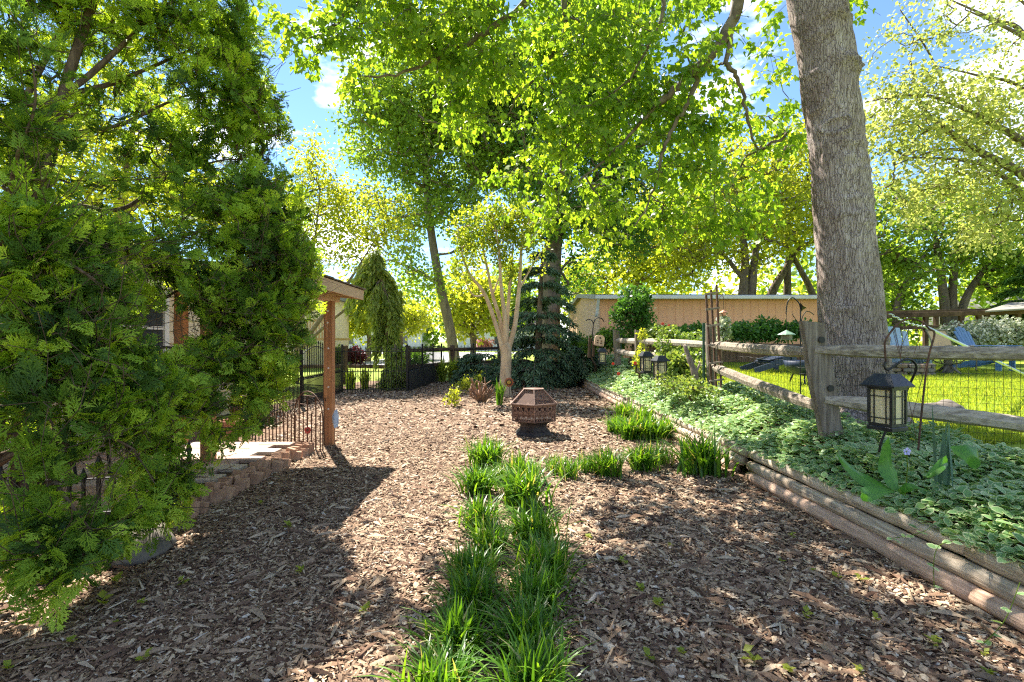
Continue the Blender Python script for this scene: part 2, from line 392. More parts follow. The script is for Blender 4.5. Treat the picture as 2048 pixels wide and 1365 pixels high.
def seethrough(name, c, fac, rough=0.4):
    m, nt, N, L = newmat(name)
    out = N.new('ShaderNodeOutputMaterial'); pb = N.new('ShaderNodeBsdfPrincipled'); tr = N.new('ShaderNodeBsdfTransparent'); mix = N.new('ShaderNodeMixShader')
    pb.inputs['Base Color'].default_value = (*c, 1); pb.inputs['Roughness'].default_value = rough
    mix.inputs['Fac'].default_value = fac; L.new(tr.outputs[0], mix.inputs[1]); L.new(pb.outputs[0], mix.inputs[2]); L.new(mix.outputs[0], out.inputs['Surface'])
    MATS[name] = m; return m
seethrough('lantern_pane', (0.85, 0.76, 0.50), 0.45, 0.2)
seethrough('spark_screen', (0.2, 0.1, 0.065), 0.55, 0.7)

def bark_material():
    m, nt, N, L = newmat('maple_bark')
    out = N.new('ShaderNodeOutputMaterial'); pb = N.new('ShaderNodeBsdfPrincipled'); L.new(pb.outputs[0], out.inputs['Surface'])
    pb.inputs['Roughness'].default_value = 0.9; pb.inputs['Specular IOR Level'].default_value = 0.15
    tc = N.new('ShaderNodeTexCoord')
    m1 = N.new('ShaderNodeMapping'); m1.inputs['Scale'].default_value = (1, 1, 0.12); L.new(tc.outputs['Object'], m1.inputs['Vector'])
    dn = N.new('ShaderNodeTexNoise'); dn.inputs['Scale'].default_value = 5; dn.inputs['Detail'].default_value = 4; L.new(tc.outputs['Object'], dn.inputs['Vector'])
    wv = N.new('ShaderNodeMix'); wv.data_type = 'RGBA'; wv.blend_type = 'LINEAR_LIGHT'; wv.inputs['Factor'].default_value = 0.035
    L.new(m1.outputs['Vector'], wv.inputs['A']); L.new(dn.outputs['Color'], wv.inputs['B'])
    n1 = N.new('ShaderNodeTexNoise'); n1.inputs['Scale'].default_value = 52; n1.inputs['Detail'].default_value = 6; n1.inputs['Roughness'].default_value = 0.65; L.new(wv.outputs['Result'], n1.inputs['Vector'])
    vr = N.new('ShaderNodeTexVoronoi'); vr.feature = 'DISTANCE_TO_EDGE'; vr.inputs['Scale'].default_value = 46; L.new(wv.outputs['Result'], vr.inputs['Vector'])
    n2 = N.new('ShaderNodeTexNoise'); n2.inputs['Scale'].default_value = 2.2; n2.inputs['Detail'].default_value = 5; L.new(tc.outputs['Object'], n2.inputs['Vector'])
    r1 = ramp(N, [(0.3, (0.23, 0.18, 0.165)), (0.5, (0.42, 0.35, 0.325)), (0.68, (0.60, 0.52, 0.49))]); L.new(n1.outputs['Fac'], r1.inputs['Fac'])
    r2 = ramp(N, [(0.0, (0.5, 0.46, 0.44)), (0.08, (1, 1, 1))]); L.new(vr.outputs['Distance'], r2.inputs['Fac'])
    r3 = ramp(N, [(0.35, (0.74, 0.69, 0.64)), (0.65, (1.1, 1.1, 1.1))]); L.new(n2.outputs['Fac'], r3.inputs['Fac'])
    a = N.new('ShaderNodeMix'); a.data_type = 'RGBA'; a.blend_type = 'MULTIPLY'; a.inputs['Factor'].default_value = 1; L.new(r1.outputs['Color'], a.inputs['A']); L.new(r2.outputs['Color'], a.inputs['B'])
    b = N.new('ShaderNodeMix'); b.data_type = 'RGBA'; b.blend_type = 'MULTIPLY'; b.inputs['Factor'].default_value = 1; L.new(a.outputs['Result'], b.inputs['A']); L.new(r3.outputs['Color'], b.inputs['B'])
    L.new(b.outputs['Result'], pb.inputs['Base Color'])
    ad = N.new('ShaderNodeMath'); ad.operation = 'MULTIPLY_ADD'; L.new(r2.outputs['Color'], ad.inputs[0]); ad.inputs[1].default_value = 0.6; L.new(n1.outputs['Fac'], ad.inputs[2])
    bp = N.new('ShaderNodeBump'); bp.inputs['Strength'].default_value = 1.0; bp.inputs['Distance'].default_value = 0.035; L.new(ad.outputs[0], bp.inputs['Height']); L.new(bp.outputs['Normal'], pb.inputs['Normal'])
    MATS['maple_bark'] = m
bark_material()
M = MATS

# ================================================================== SETTING
def grid_mesh(name, xs, ys, h, mat, smooth=True):
    X, Yg = np.meshgrid(xs, ys); Z = h(X, Yg)
    V = np.stack([X, Yg, Z], -1).reshape(-1, 3); nx, ny = len(xs), len(ys)
    i = np.arange(ny - 1)[:, None] * nx + np.arange(nx - 1)[None]
    F = np.stack([i, i + 1, i + nx + 1, i + nx], -1).reshape(-1, 4)
    return np_mesh(name, V, [F], mat, smooth=smooth)
def wob(X, Y, s, seed=0.0):
    return (np.sin(X * 1.7 * s + seed) * np.cos(Y * 1.3 * s - seed) + 0.6 * np.sin(X * 3.9 * s - Y * 2.1 * s + seed * 2) + 0.4 * np.cos(X * 7.3 * s + Y * 8.9 * s)) / 2.0
def h_mulch(X, Y): return 0.010 * wob(X, Y, 1.6, 0.4) + 0.006 * wob(X, Y, 6.0, 1.1) + 0.012
def h_bed(X, Y):
    t = np.clip((X - 2.45) / 0.9, 0, 1); t = t * t * (3 - 2 * t)
    return 0.27 + 0.2 * t + 0.028 * np.clip(Y - 5, 0, 12.5) * t + 0.012 * wob(X, Y, 2.0, 2.0)
LAWN_Z = 0.5
tag(link('ground', grid_mesh('ground', np.linspace(-400, 400, 41), np.linspace(-60, 700, 39), lambda X, Y: X * 0 - 0.03, M['far_grass'])), kind='structure')
tag(link('mulch_ground', grid_mesh('mulch_ground', np.linspace(-5.4, 2.56, 70), np.linspace(-1.5, 18.2, 150), h_mulch, M['mulch_soil'])), kind='structure')
def bed_mesh():
    me = grid_mesh('bed_soil', np.linspace(0, 1, 22), np.linspace(-1.0, 17.6, 110), lambda X, Y: X * 0, M['soil'])
    co = np.zeros(len(me.vertices) * 3, np.float32); me.vertices.foreach_get('co', co); co = co.reshape(-1, 3)
    e = np.where(co[:, 1] < 5.2, 2.56 - .035 * (co[:, 1] - 2.5), 2.465 - .017 * (co[:, 1] - 5.2)) + .10
    co[:, 0] = e + (3.6 - e) * co[:, 0]; co[:, 2] = h_bed(co[:, 0], co[:, 1]); me.vertices.foreach_set('co', co.ravel()); me.update(); return me
tag(link('bed_soil', bed_mesh()), kind='structure')
tag(link('back_bed_soil', grid_mesh('back_bed_soil', np.linspace(-0.6, 4.2, 20), np.linspace(17.6, 24, 20), lambda X, Y: 0.25 * np.clip((X + 0.6) / 1.0, 0, 1) + 0.015 * wob(X, Y, 2), M['soil'])), kind='structure')
tag(link('lawn', grid_mesh('lawn', np.linspace(3.5, 60, 60), np.linspace(-1.0, 75, 80), lambda X, Y: LAWN_Z + 0.028 * np.clip(Y - 5, 0, 12.5) - 0.06 * np.clip(4.2 - X, 0, 1) + 0.015 * wob(X, Y, 0.7), M['turf'])), kind='structure')
# street and driveway far beyond the iron fence
tag(link('street', MB().box((-90, 58, -0.04), (70, 66, -0.012)).mesh('street', M['asphalt_pale'])), kind='structure')
tag(link('driveway', MB().box((-10.5, 30, -0.04), (-2.0, 58, -0.016)).mesh('driveway', M['asphalt_pale'])), kind='structure')

# ------------------------------------------------------------------ bark chips (nobody could count them)
def chips(name, X0, X1, Y0, Y1, dens, lo, hi, seed_left=True):
    n = int((X1 - X0) * (Y1 - Y0) * dens)
    x = rng.uniform(X0, X1, n); y = rng.uniform(Y0, Y1, n)
    keep = (np.abs(x) < y * 1.06 + 0.3) & ~((x < -2.72) & (y > 3.9) & (y < 6.6)) & ~((x < -2.95) & (y < 3.9))
    x, y = x[keep], y[keep]; n = len(x)
    pos = np.stack([x, y, h_mulch(x, y) + rng.uniform(0.0, 0.012, n)], 1)
    a = rng.uniform(0, 2 * np.pi, n); tilt = rng.normal(0, 0.3, n)
    d = np.stack([np.cos(a), np.sin(a), tilt], 1)
    nm = np.stack([rng.normal(0, 0.42, n), rng.normal(0, 0.42, n), np.ones(n)], 1)
    L = rng.uniform(lo, hi, n) * np.where(rng.random(n) < 0.08, 1.8, 1.0); stick = rng.random(n) < 0.012; L = np.where(stick, rng.uniform(0.07, 0.18, n), L)
    asp = np.where(x < -0.6, rng.uniform(0.14, 0.5, n), rng.uniform(0.25, 0.75, n)); asp = np.where(stick, 0.07, asp); d[:, 2] = np.where(stick, d[:, 2] * 0.2, d[:, 2]); pos[:, 2] += np.where(stick, 0.012, 0)
    size = np.stack([L * asp, L, L * 0.8], 1)
    # wood tone: fresher, paler chips on the path, darker shredded bark by the evergreen
    v = np.clip(rng.beta(1.6, 2.0, n), 0, 1)
    tv = [(-0.5, -0.3, 0), (-0.1, -0.55, 0.0), (0.45, -0.35, 0), (0.5, 0.3, 0), (0.05, 0.55, 0), (-0.45, 0.35, 0), (0.02, 0.0, 0.16)]
    tv = [(-0.5, -0.35, 0), (0.1, -0.55, 0.0), (0.5, -0.1, 0), (0.3, 0.5, 0), (-0.4, 0.4, 0), (0.02, 0.0, 0.16)]
    tf = [(0, 1, 5), (1, 2, 5), (2, 3, 5), (3, 4, 5), (4, 0, 5)]
    tv2 = [(-0.5, -0.5, 0), (0.5, -0.42, 0), (0.3, 0.55, 0), (-0.45, 0.45, 0), (0.0, 0.0, 0.2)]
    tf2 = [(0, 1, 4), (1, 2, 4), (2, 3, 4), (3, 0, 4)]
    if Y0 > 4:
        tv = [(-0.5, -0.45, 0), (0.5, -0.5, 0), (0.4, 0.5, 0), (-0.35, 0.45, 0), (0.0, 0.0, 0.16)]; tf = [(0, 1, 4), (1, 2, 4), (2, 3, 4), (3, 0, 4)]
        tv2 = [(-0.5, -0.35, 0), (0.1, -0.55, 0.02), (0.5, 0.2, 0), (-0.2, 0.55, 0.03)]; tf2 = [(0, 1, 2), (0, 2, 3)]
    s = rng.random(n) < 0.5
    m1 = scatter(tv, tf, pos[s], d[s], nm[s], size[s], v[s], None, name, M['mulch_chip']); s = ~s
    m2 = scatter(tv2, tf2, pos[s], d[s], nm[s], size[s], v[s], None, name, M['mulch_chip'])
    import bmesh
    bm = bmesh.new(); bm.from_mesh(m1); bm.from_mesh(m2); bm.to_mesh(m1); bm.free()
    return link(name, m1)
mul = chips('bark_mulch', -3.4, 2.46, 1.75, 4.6, 5600, 0.010, 0.042)
tag(mul, 'brown bark chips covering the ground in front of the camera', 'mulch', kind='stuff')
tag(chips('bark_mulch', -3.6, 2.44, 4.6, 8.2, 2000, 0.018, 0.055), 'sunlit bark chips round the fire pit', 'mulch', kind='stuff')
tag(chips('bark_mulch', -4.7, 2.4, 8.2, 17.6, 420, 0.04, 0.09), 'bark chips spread towards the iron fence', 'mulch', kind='stuff')

# ================================================================== TREES: the machinery
Q_TV = [(0, 0, 0), (-0.36, 0.45, 0.07), (0, 1, -0.05), (0.36, 0.45, 0.07)]
Q_TF = [(0, 1, 2), (0, 2, 3)]
MAPLE_TV = [(0, 0, 0), (0.34, 0.02, -0.07), (0.56, 0.42, -0.16), (0.26, 0.50, -0.06), (0.20, 0.72, -0.05), (0, 1.05, -0.12),
            (-0.34, 0.02, -0.07), (-0.56, 0.42, -0.16), (-0.26, 0.50, -0.06), (-0.20, 0.72, -0.05)]
MAPLE_TF = [(0, 1, 2, 3), (0, 3, 4, 5), (0, 8, 7, 6), (0, 5, 9, 8)]

def grow(nodes, rads, targets, tip_r, k=3, jit=0.12, sag=0.0, upen=0.5, expo=0.5, rmax=None):
    """join every target to the nearest limb, nearest first; returns points, parents and radii"""
    pos = [np.array(p, float) for p in nodes]; par = [i - 1 for i in range(len(nodes))]
    nt = len(nodes); base = np.array(nodes)
    d0 = np.min(np.linalg.norm(targets[:, None] - base[None], axis=2), axis=1)
    tips = []
    for ti in np.argsort(d0):
        t = targets[ti]; A = np.array(pos)
        d = np.linalg.norm(A - t, axis=1) + upen * np.maximum(0, A[:, 2] - t[2])
        j = int(np.argmin(d)); a = pos[j]; L = np.linalg.norm(t - a); last = j
        for s in range(1, k + 1):
            f = s / k; p = a + (t - a) * f
            if s < k: p = p + rng.normal(0, jit, 3) * L * 0.5 + np.array([0, 0, sag * L * math.sin(math.pi * f)])
            pos.append(p); par.append(last); last = len(pos) - 1
        tips.append(last)
    n = len(pos); cnt = np.zeros(n)
    for t in tips:
        cnt[t] += 1
    for i in range(n - 1, nt - 1, -1): cnt[par[i]] += cnt[i]
    r = tip_r * np.maximum(cnt, 1) ** expo
    if rmax: r = np.minimum(r, rmax)
    return np.array(pos), np.array(par), r, nt, tips
def limbs_vf(pos, par, r, start, n=5):
    """a tapering prism for every edge"""
    i = np.arange(start, len(pos)); a = pos[par[i]]; b = pos[i]
    ra = np.where(par[i] < start, r[i] * 1.15, np.minimum(r[par[i]], r[i] * 1.6)); rb = r[i]
    d = unit(b - a); ref = np.where(np.abs(d[:, 2:3]) < 0.9, np.array([[0, 0, 1.0]]), np.array([[1.0, 0, 0]]))
    x = unit(np.cross(d, ref)); y = np.cross(d, x)
    ang = 2 * np.pi * np.arange(n) / n
    ring = x[:, None] * np.cos(ang)[None, :, None] + y[:, None] * np.sin(ang)[None, :, None]
    V = np.concatenate([a[:, None] + ring * ra[:, None, None], (b + d * rb[:, None] * 0.5)[:, None] + ring * rb[:, None, None]], 1)
    k = np.arange(n); f = np.stack([k, (k + 1) % n, (k + 1) % n + n, k + n], 1)
    F = (f[None] + (np.arange(len(i)) * 2 * n)[:, None, None]).reshape(-1, 4)
    return V.reshape(-1, 3), F
def leaf_cloud(centres, per, spread, hang=0.2):
    """leaf points about clump centres with an outward-drooping direction"""
    n = len(centres) * per
    off = rvec(n) * (rng.random(n) ** 0.5)[:, None] * np.asarray(spread)
    pos = np.repeat(centres, per, 0) + off
    d = unit(off) * 0.7 + rng.normal(0, 0.6, (n, 3)); d[:, 2] -= hang
    nm = rng.normal(0, 0.6, (n, 3)); nm[:, 2] += 0.8
    cv = np.repeat(rng.random(len(centres)), per)
    v = np.clip(0.55 * cv + 0.45 * rng.random(n) + 0.0, 0, 1)
    return pos, d, nm, v

def broadleaf(name, label, trunks, E, nclump, per, spread, leaf, mat, bark='far_bark', tip_r=0.02, group=None, cat='tree', shell=0.35, hang=0.2, upen=0.5, tmpl=None, sides=8, jit=0.12, rmax=None):
    """trunks: list of polylines [(point, radius) ...]; E: crown ellipsoids"""
    b = trunks[0][0][0]
    root = empty(name, (b[0], b[1], b[2])); tag(root, label, cat, group)
    tw = MB(); nodes = []; nr = []
    for tr in trunks:
        pts = spline([p for p, _ in tr], 5); rr = np.interp(np.linspace(0, 1, len(pts)), np.linspace(0, 1, len(tr)), [q for _, q in tr])
        tw.tube([Vector(p) - Vector(b) for p in pts], list(rr), sides)
        m = max(1, len(pts) // 3); nodes += [tuple(p) for p in pts[m:]]; nr += list(rr[m:])
    tw.build('trunk', M[bark], root, smooth=True)
    T = in_ellipsoids(E, nclump, shell)
    pos, par, r, nt, tips = grow(nodes, nr, T, tip_r, upen=upen, jit=jit, rmax=rmax)
    V, F = limbs_vf(pos, par, r, nt, 4)
    tag(link('limbs', np_mesh('limbs', V - np.array(b), [F], M[bark], smooth=True), root), kind='stuff')
    lp, d, nm, v = leaf_cloud(T, per, spread, hang)
    sz = rng.uniform(0.7, 1.3, len(lp)) * leaf
    tv, tf = tmpl or (Q_TV, Q_TF)
    cr = link('crown', scatter(tv, tf, lp - np.array(b), d, nm, sz, v, None, 'crown', M[mat]), root)
    return root

# ------------------------------------------------------------------ the great maple on the lawn side of the fence
TRUNK_Y = 5.9
maple = empty('maple_tree', P(1712, 840, TRUNK_Y)); maple.location.z = 0.45
tag(maple, 'huge maple with furrowed grey trunk behind the split rail fence, branches overhead', 'tree')
MB0 = np.array(maple.location)
def maple_trunk():
    # (photo row, left edge, right edge) of the trunk
    prof = [(860, 1632, 1806), (815, 1640, 1796), (780, 1644, 1788), (740, 1640, 1782), (680, 1636, 1776), (600, 1632, 1770), (500, 1628, 1757), (420, 1621, 1748), (380, 1618, 1746), (340, 1616, 1741),
            (290, 1611, 1736), (240, 1605, 1734), (200, 1597, 1727), (180, 1594, 1722), (150, 1592, 1720), (100, 1584, 1716), (60, 1574, 1710), (0, 1563, 1700), (-120, 1545, 1684), (-300, 1520, 1650), (-480, 1498, 1610), (-700, 1480, 1575), (-900, 1470, 1545)]
    rows = np.array([p[0] for p in prof], float); cen = np.array([(p[1] + p[2]) / 2 for p in prof]); wid = np.array([(p[2] - p[1]) for p in prof], float)
    nz_, na = 420, 120
    rr = np.linspace(860, -900, nz_); c = np.interp(rr, rows[::-1], cen[::-1]); w = np.interp(rr, rows[::-1], wid[::-1])
    k = TRUNK_Y / FPX
    z = CAMZ - (rr - 682.5) * k; X = (c - 1024) * k; rad = w * k / 2 * np.interp(rr, [0, 700], [0.72, 0.82])
    th = np.linspace(0, 2 * np.pi, na, endpoint=False)
    scars = [(1650, 8, 38, 30, 0.035), (1612, 195, 24, 36, -0.02), (1640, 205, 0, 0, 0), (1668, 140, 34, 16, 0.035), (1695, 150, 40, 14, 0.035), (1650, 268, 20, 14, -0.022), (1700, 300, 60, 9, 0.018), (1690, 330, 50, 8, 0.02),
             (1700, 352, 40, 8, 0.015), (1695, 410, 60, 8, 0.018), (1690, 440, 60, 9, 0.02), (1720, 455, 50, 7, 0.02), (1665, 620, 14, 10, 0.03), (1735, 680, 22, 10, 0.03), (1725, 720, 16, 12, 0.03), (1738, 775, 16, 12, 0.035), (1650, 55, 44, 14, 0.03), (1620, 90, 30, 10, 0.02)]
    V = np.zeros((nz_, na, 3))
    for i in range(nz_):
        for j in range(na):
            a = th[j]; ca, sa = math.cos(a), math.sin(a)
            zz = z[i]
            q = Vector((ca * 11, sa * 11, zz * 1.3))
            wv = noise.noise(Vector((ca * 2.5, sa * 2.5, zz * 1.6)))
            rid = noise.noise(q + Vector((wv * 2.0, wv, 0))); rid2 = noise.noise(Vector((ca * 26 + wv * 3, sa * 26, zz * 3.2)))
            d = 0.020 * wv + 0.006 * (1 - abs(rid) * 2) + 0.005 * rid2 + 0.008 * noise.noise(Vector((ca * 3, sa * 3, zz * 9)))
            flare = max(0.0, 0.35 - (zz - 0.45)) * (0.35 + 0.25 * math.sin(a * 5 + 1)) if zz < 0.8 else 0
            if sa < 0:
                px = c[i] + rad[i] * ca / k
                for (sx, sy, rx, ry, amp) in scars:
                    if rx and abs(rr[i] - sy) < ry * 2.2:
                        e = math.hypot((px - sx) / rx, (rr[i] - sy) / ry)
                        if e < 1.9:
                            if amp > 0: d += amp * math.exp(-e * e * 1.3) * 1.5 * (0.6 + 0.8 * noise.noise(Vector((px * 0.15, rr[i] * 0.15, 0))))
                            else: d += amp * 0.5 * max(0, 1 - e) - amp * 1.2 * math.exp(-((e - 1.05) / 0.18) ** 2)
            R_ = rad[i] + d + flare
            V[i, j] = (X[i] + R_ * ca, TRUNK_Y + R_ * sa * 1.0, zz)
    V = V.reshape(-1, 3) - MB0
    i = np.arange(nz_ - 1)[:, None] * na; j = np.arange(na)[None]
    F = np.stack([i + j, i + (j + 1) % na, i + na + (j + 1) % na, i + na + j], -1).reshape(-1, 4)
    link('trunk', np_mesh('trunk', V, [F], M['maple_bark'], smooth=True), maple)
maple_trunk()
def maple_crown():
    top = P(1500, -900, TRUNK_Y)
    def px(l): return [(P(a, b, y), r) for a, b, y, r in l]
    limbs = [
        px([(1560, -420, 5.9, .22), (1535, -260, 6.0, .17), (1500, -110, 6.2, .105), (1478, 0, 6.3, .075), (1440, 90, 6.4, .066), (1390, 140, 6.5, .06), (1340, 190, 6.6, .045), (1310, 215, 6.7, .03)]),
        px([(1478, 0, 6.3, .06), (1465, 60, 6.35, .035), (1455, 130, 6.4, .03), (1480, 165, 6.5, .025), (1495, 230, 6.6, .02), (1515, 310, 6.7, .012)]),
        px([(1395, 140, 6.5, .04), (1380, 200, 6.5, .032), (1345, 260, 6.6, .026), (1320, 320, 6.7, .02), (1310, 380, 6.8, .014), (1270, 450, 6.9, .008)]),
        px([(1335, 190, 6.6, .03), (1270, 260, 6.8, .022), (1200, 330, 7.0, .015), (1120, 390, 7.2, .008)]),
        px([(1540, -420, 5.9, .2), (1400, -330, 6.3, .15), (1250, -220, 6.8, .11), (1120, -60, 7.0, .07), (1010, 40, 7.0, .045), (900, 105, 6.9, .03), (790, 150, 6.8, .016), (700, 155, 6.7, .008)]),
        px([(1250, -220, 6.8, .08), (1000, -200, 6.6, .06), (800, -90, 6.4, .04), (690, 30, 6.4, .022), (620, 75, 6.4, .011), (560, 30, 6.4, .005)]),
        px([(1120, -60, 7.0, .05), (1130, 60, 7.2, .035), (1090, 130, 7.3, .025), (1040, 190, 7.4, .015), (1000, 250, 7.5, .008)]),
        px([(1330, -60, 6.4, .03), (1325, 30, 6.4, .025), (1300, 90, 6.5, .018), (1260, 160, 6.6, .01)]),
        px([(1520, -520, 5.9, .2), (1550, -560, 7.5, .15), (1500, -480, 9.0, .09), (1400, -350, 10.0, .05)]),
        px([(1520, -560, 5.9, .2), (1300, -800, 5.5, .14), (1000, -900, 5.2, .08), (800, -950, 5.5, .04)]),
        px([(1510, -620, 5.9, .2), (1700, -800, 6.0, .14), (1950, -800, 6.2, .07)]),
        px([(1505, -700, 5.9, .18), (1500, -1000, 6.0, .1), (1450, -1300, 6.0, .05)]),
    ]
    tw = MB(); nodes = []; nr = []
    for l in limbs:
        pts = spline([p for p, _ in l], 6); rr = np.interp(np.linspace(0, 1, len(pts)), np.linspace(0, 1, len(l)), [q for _, q in l])
        pts = [p + Vector(rng.normal(0, 0.012, 3)) for p in pts]
        V, F = tube_vf([p - maple.location for p in pts], list(rr), 9); tw.add(V, F)
        nodes += [tuple(p) for p in pts[3:]]; nr += list(rr[3:])
    tag(tw.build('limbs', M['pale_limb'], maple, smooth=True), kind='stuff')
    E = [EL(1000, 40, 7.0, 300, 120, 1.1), EL(1300, 80, 6.8, 150, 150, 1.1), EL(1230, 300, 7.2, 170, 150, .9), EL(1440, 330, 7.3, 150, 160, .8), EL(1180, 190, 7.2, 130, 120, .9),
         EL(780, 80, 6.7, 110, 95, .8), EL(1130, 400, 7.6, 90, 70, .6), EL(1010, 180, 7.4, 130, 70, .7), EL(1350, 440, 7.4, 120, 60, .6), EL(860, 20, 6.8, 170, 80, .9)]
    T1 = in_ellipsoids(E, 265, 0.1)
    extra = [P(*p) for p in [(590, 55, 6.4), (570, 35, 6.4), (640, 95, 6.4), (620, 120, 6.4), (640, 60, 6.35), (690, 160, 6.5), (740, 190, 6.6), (920, 265, 7.4), (890, 240, 7.4), (1050, 300, 7.6), (1000, 355, 7.7), (1040, 345, 7.7), (1020, 395, 7.7), (1090, 440, 7.8), (1170, 480, 7.8), (930, 150, 7.0), (960, 230, 7.3),
             (1560, 150, 7.4), (1540, 110, 7.4), (1575, 220, 7.4), (1100, 380, 7.6), (1050, 240, 7.5), (1210, 465, 7.7), (680, 20, 6.5), (720, 60, 6.6)]]
    # the part of the crown above the frame: it shades the front of the garden
    E2 = [((1.6, 7.2, 7.4), (2.4, 1.4, 0.7), 8), ((3.2, 6.0, 8.8), (2.4, 2.0, 1.2), 9), ((5.2, 5.6, 8.2), (2.4, 2.0, 1.4), 8), ((3.4, 5.6, 10.5), (2.4, 2.0, 1.4), 6), ((5.6, 7.6, 7.2), (1.6, 1.4, 1.0), 4)]
    T2 = in_ellipsoids(E2, 115, 0.2)
    T = np.concatenate([T1, np.array(extra), T2]); nfront = len(T1) + len(extra)
    pos, par, r, nt, tips = grow(nodes, nr, T, 0.0042, k=4, jit=0.10, sag=0.06, upen=0.0, expo=0.5, rmax=0.03)
    V, F = limbs_vf(pos, par, r, nt, 5)
    # twigs out of every clump, leaves in pairs along them
    tp, td, tsz, tv_ = [], [], [], []; a_, b_ = [], []
    for ci, c in enumerate(T):
        front = ci < nfront; cv = rng.random()
        for q in range(6 if front else 7):
            d = rvec(1)[0]; d[2] = d[2] * 0.6 - 0.25; d = unit(d); L = rng.uniform(0.25, 0.5) * (1.0 if front else 1.4)
            e = c + d * L; mid = c + d * L * 0.5 + np.array([0, 0, 0.03]); a_ += [c, mid]; b_ += [mid, e + np.array([0, 0, -0.05])]
            m = 10 if front else 8
            f = rng.random(m) ** 0.7
            p = c + d * L * f[:, None] + rng.normal(0, 0.05, (m, 3)); tp.append(p)
            dd = d * 0.35 + rng.normal(0, 0.45, (m, 3)); dd[:, 2] -= 0.75; td.append(dd)
            tsz.append(rng.uniform(0.05, 0.112, m) * (1 if front else 1.25)); tv_.append(np.clip(0.5 * cv + 0.5 * rng.random(m), 0, 1))
    a_, b_ = np.array(a_), np.array(b_)
    pp = np.concatenate([a_, b_]); pr = np.concatenate([np.full(len(a_), -1), np.arange(len(a_))])
    V2, F2 = limbs_vf(pp, pr, np.full(len(pp), 0.0028), len(a_), 3)
    tag(link('twigs', np_mesh('twigs', np.concatenate([V, V2]) - MB0, [F, F2 + len(V)][:1] + [F2 + len(V)], M['grey_twig']), maple), kind='stuff')
    tp = np.concatenate(tp); td = np.concatenate(td); n = len(tp)
    nm = rng.normal(0, 0.7, (n, 3)); nm[:, 2] += 0.6; nm[:, 1] -= 0.3
    link('crown', scatter(MAPLE_TV, MAPLE_TF, tp - MB0, td, nm, np.concatenate(tsz), np.concatenate(tv_), None, 'crown', M['maple']), maple)
maple_crown()

# ------------------------------------------------------------------ the big evergreen (arborvitae) on the left
def spray_template(seed):
    """a flat fan of scale-leaf branchlets, pointing along +y"""
    r = np.random.default_rng(seed); V = []; F = []
    def sliver(p, a, L, w, z):
        d = np.array([math.sin(a), math.cos(a)]); n = np.array([-d[1], d[0]]); b = len(V)
        q = [p, p + d * L * 0.5 + n * w, p + d * L, p + d * L * 0.5 - n * w]
        for k, u in enumerate(q): V.append((u[0], u[1], z + (0.0, 0.012, -0.04, 0.012)[k]))
        F.append((b, b + 3, b + 2, b + 1)); return d
    d0 = sliver(np.zeros(2), 0.0, 1.0, 0.022, 0.0)
    for k in range(5):
        f = 0.08 + 0.17 * k + r.uniform(0, 0.05)
        for s in (-1, 1):
            p = d0 * f; a = s * r.uniform(0.5, 0.85); L = (0.62 - 0.42 * f) * r.uniform(0.8, 1.15); z = r.normal(0, 0.03) - 0.04 * f
            d = sliver(p, a, L, 0.042, z)
            for q, t in ((0.35, -1), (0.5, 1)): sliver(p + d * L * q, a + t * r.uniform(0.5, 0.8), L * r.uniform(0.42, 0.6), 0.038, z + r.normal(0, 0.012))
    return np.array(V), F
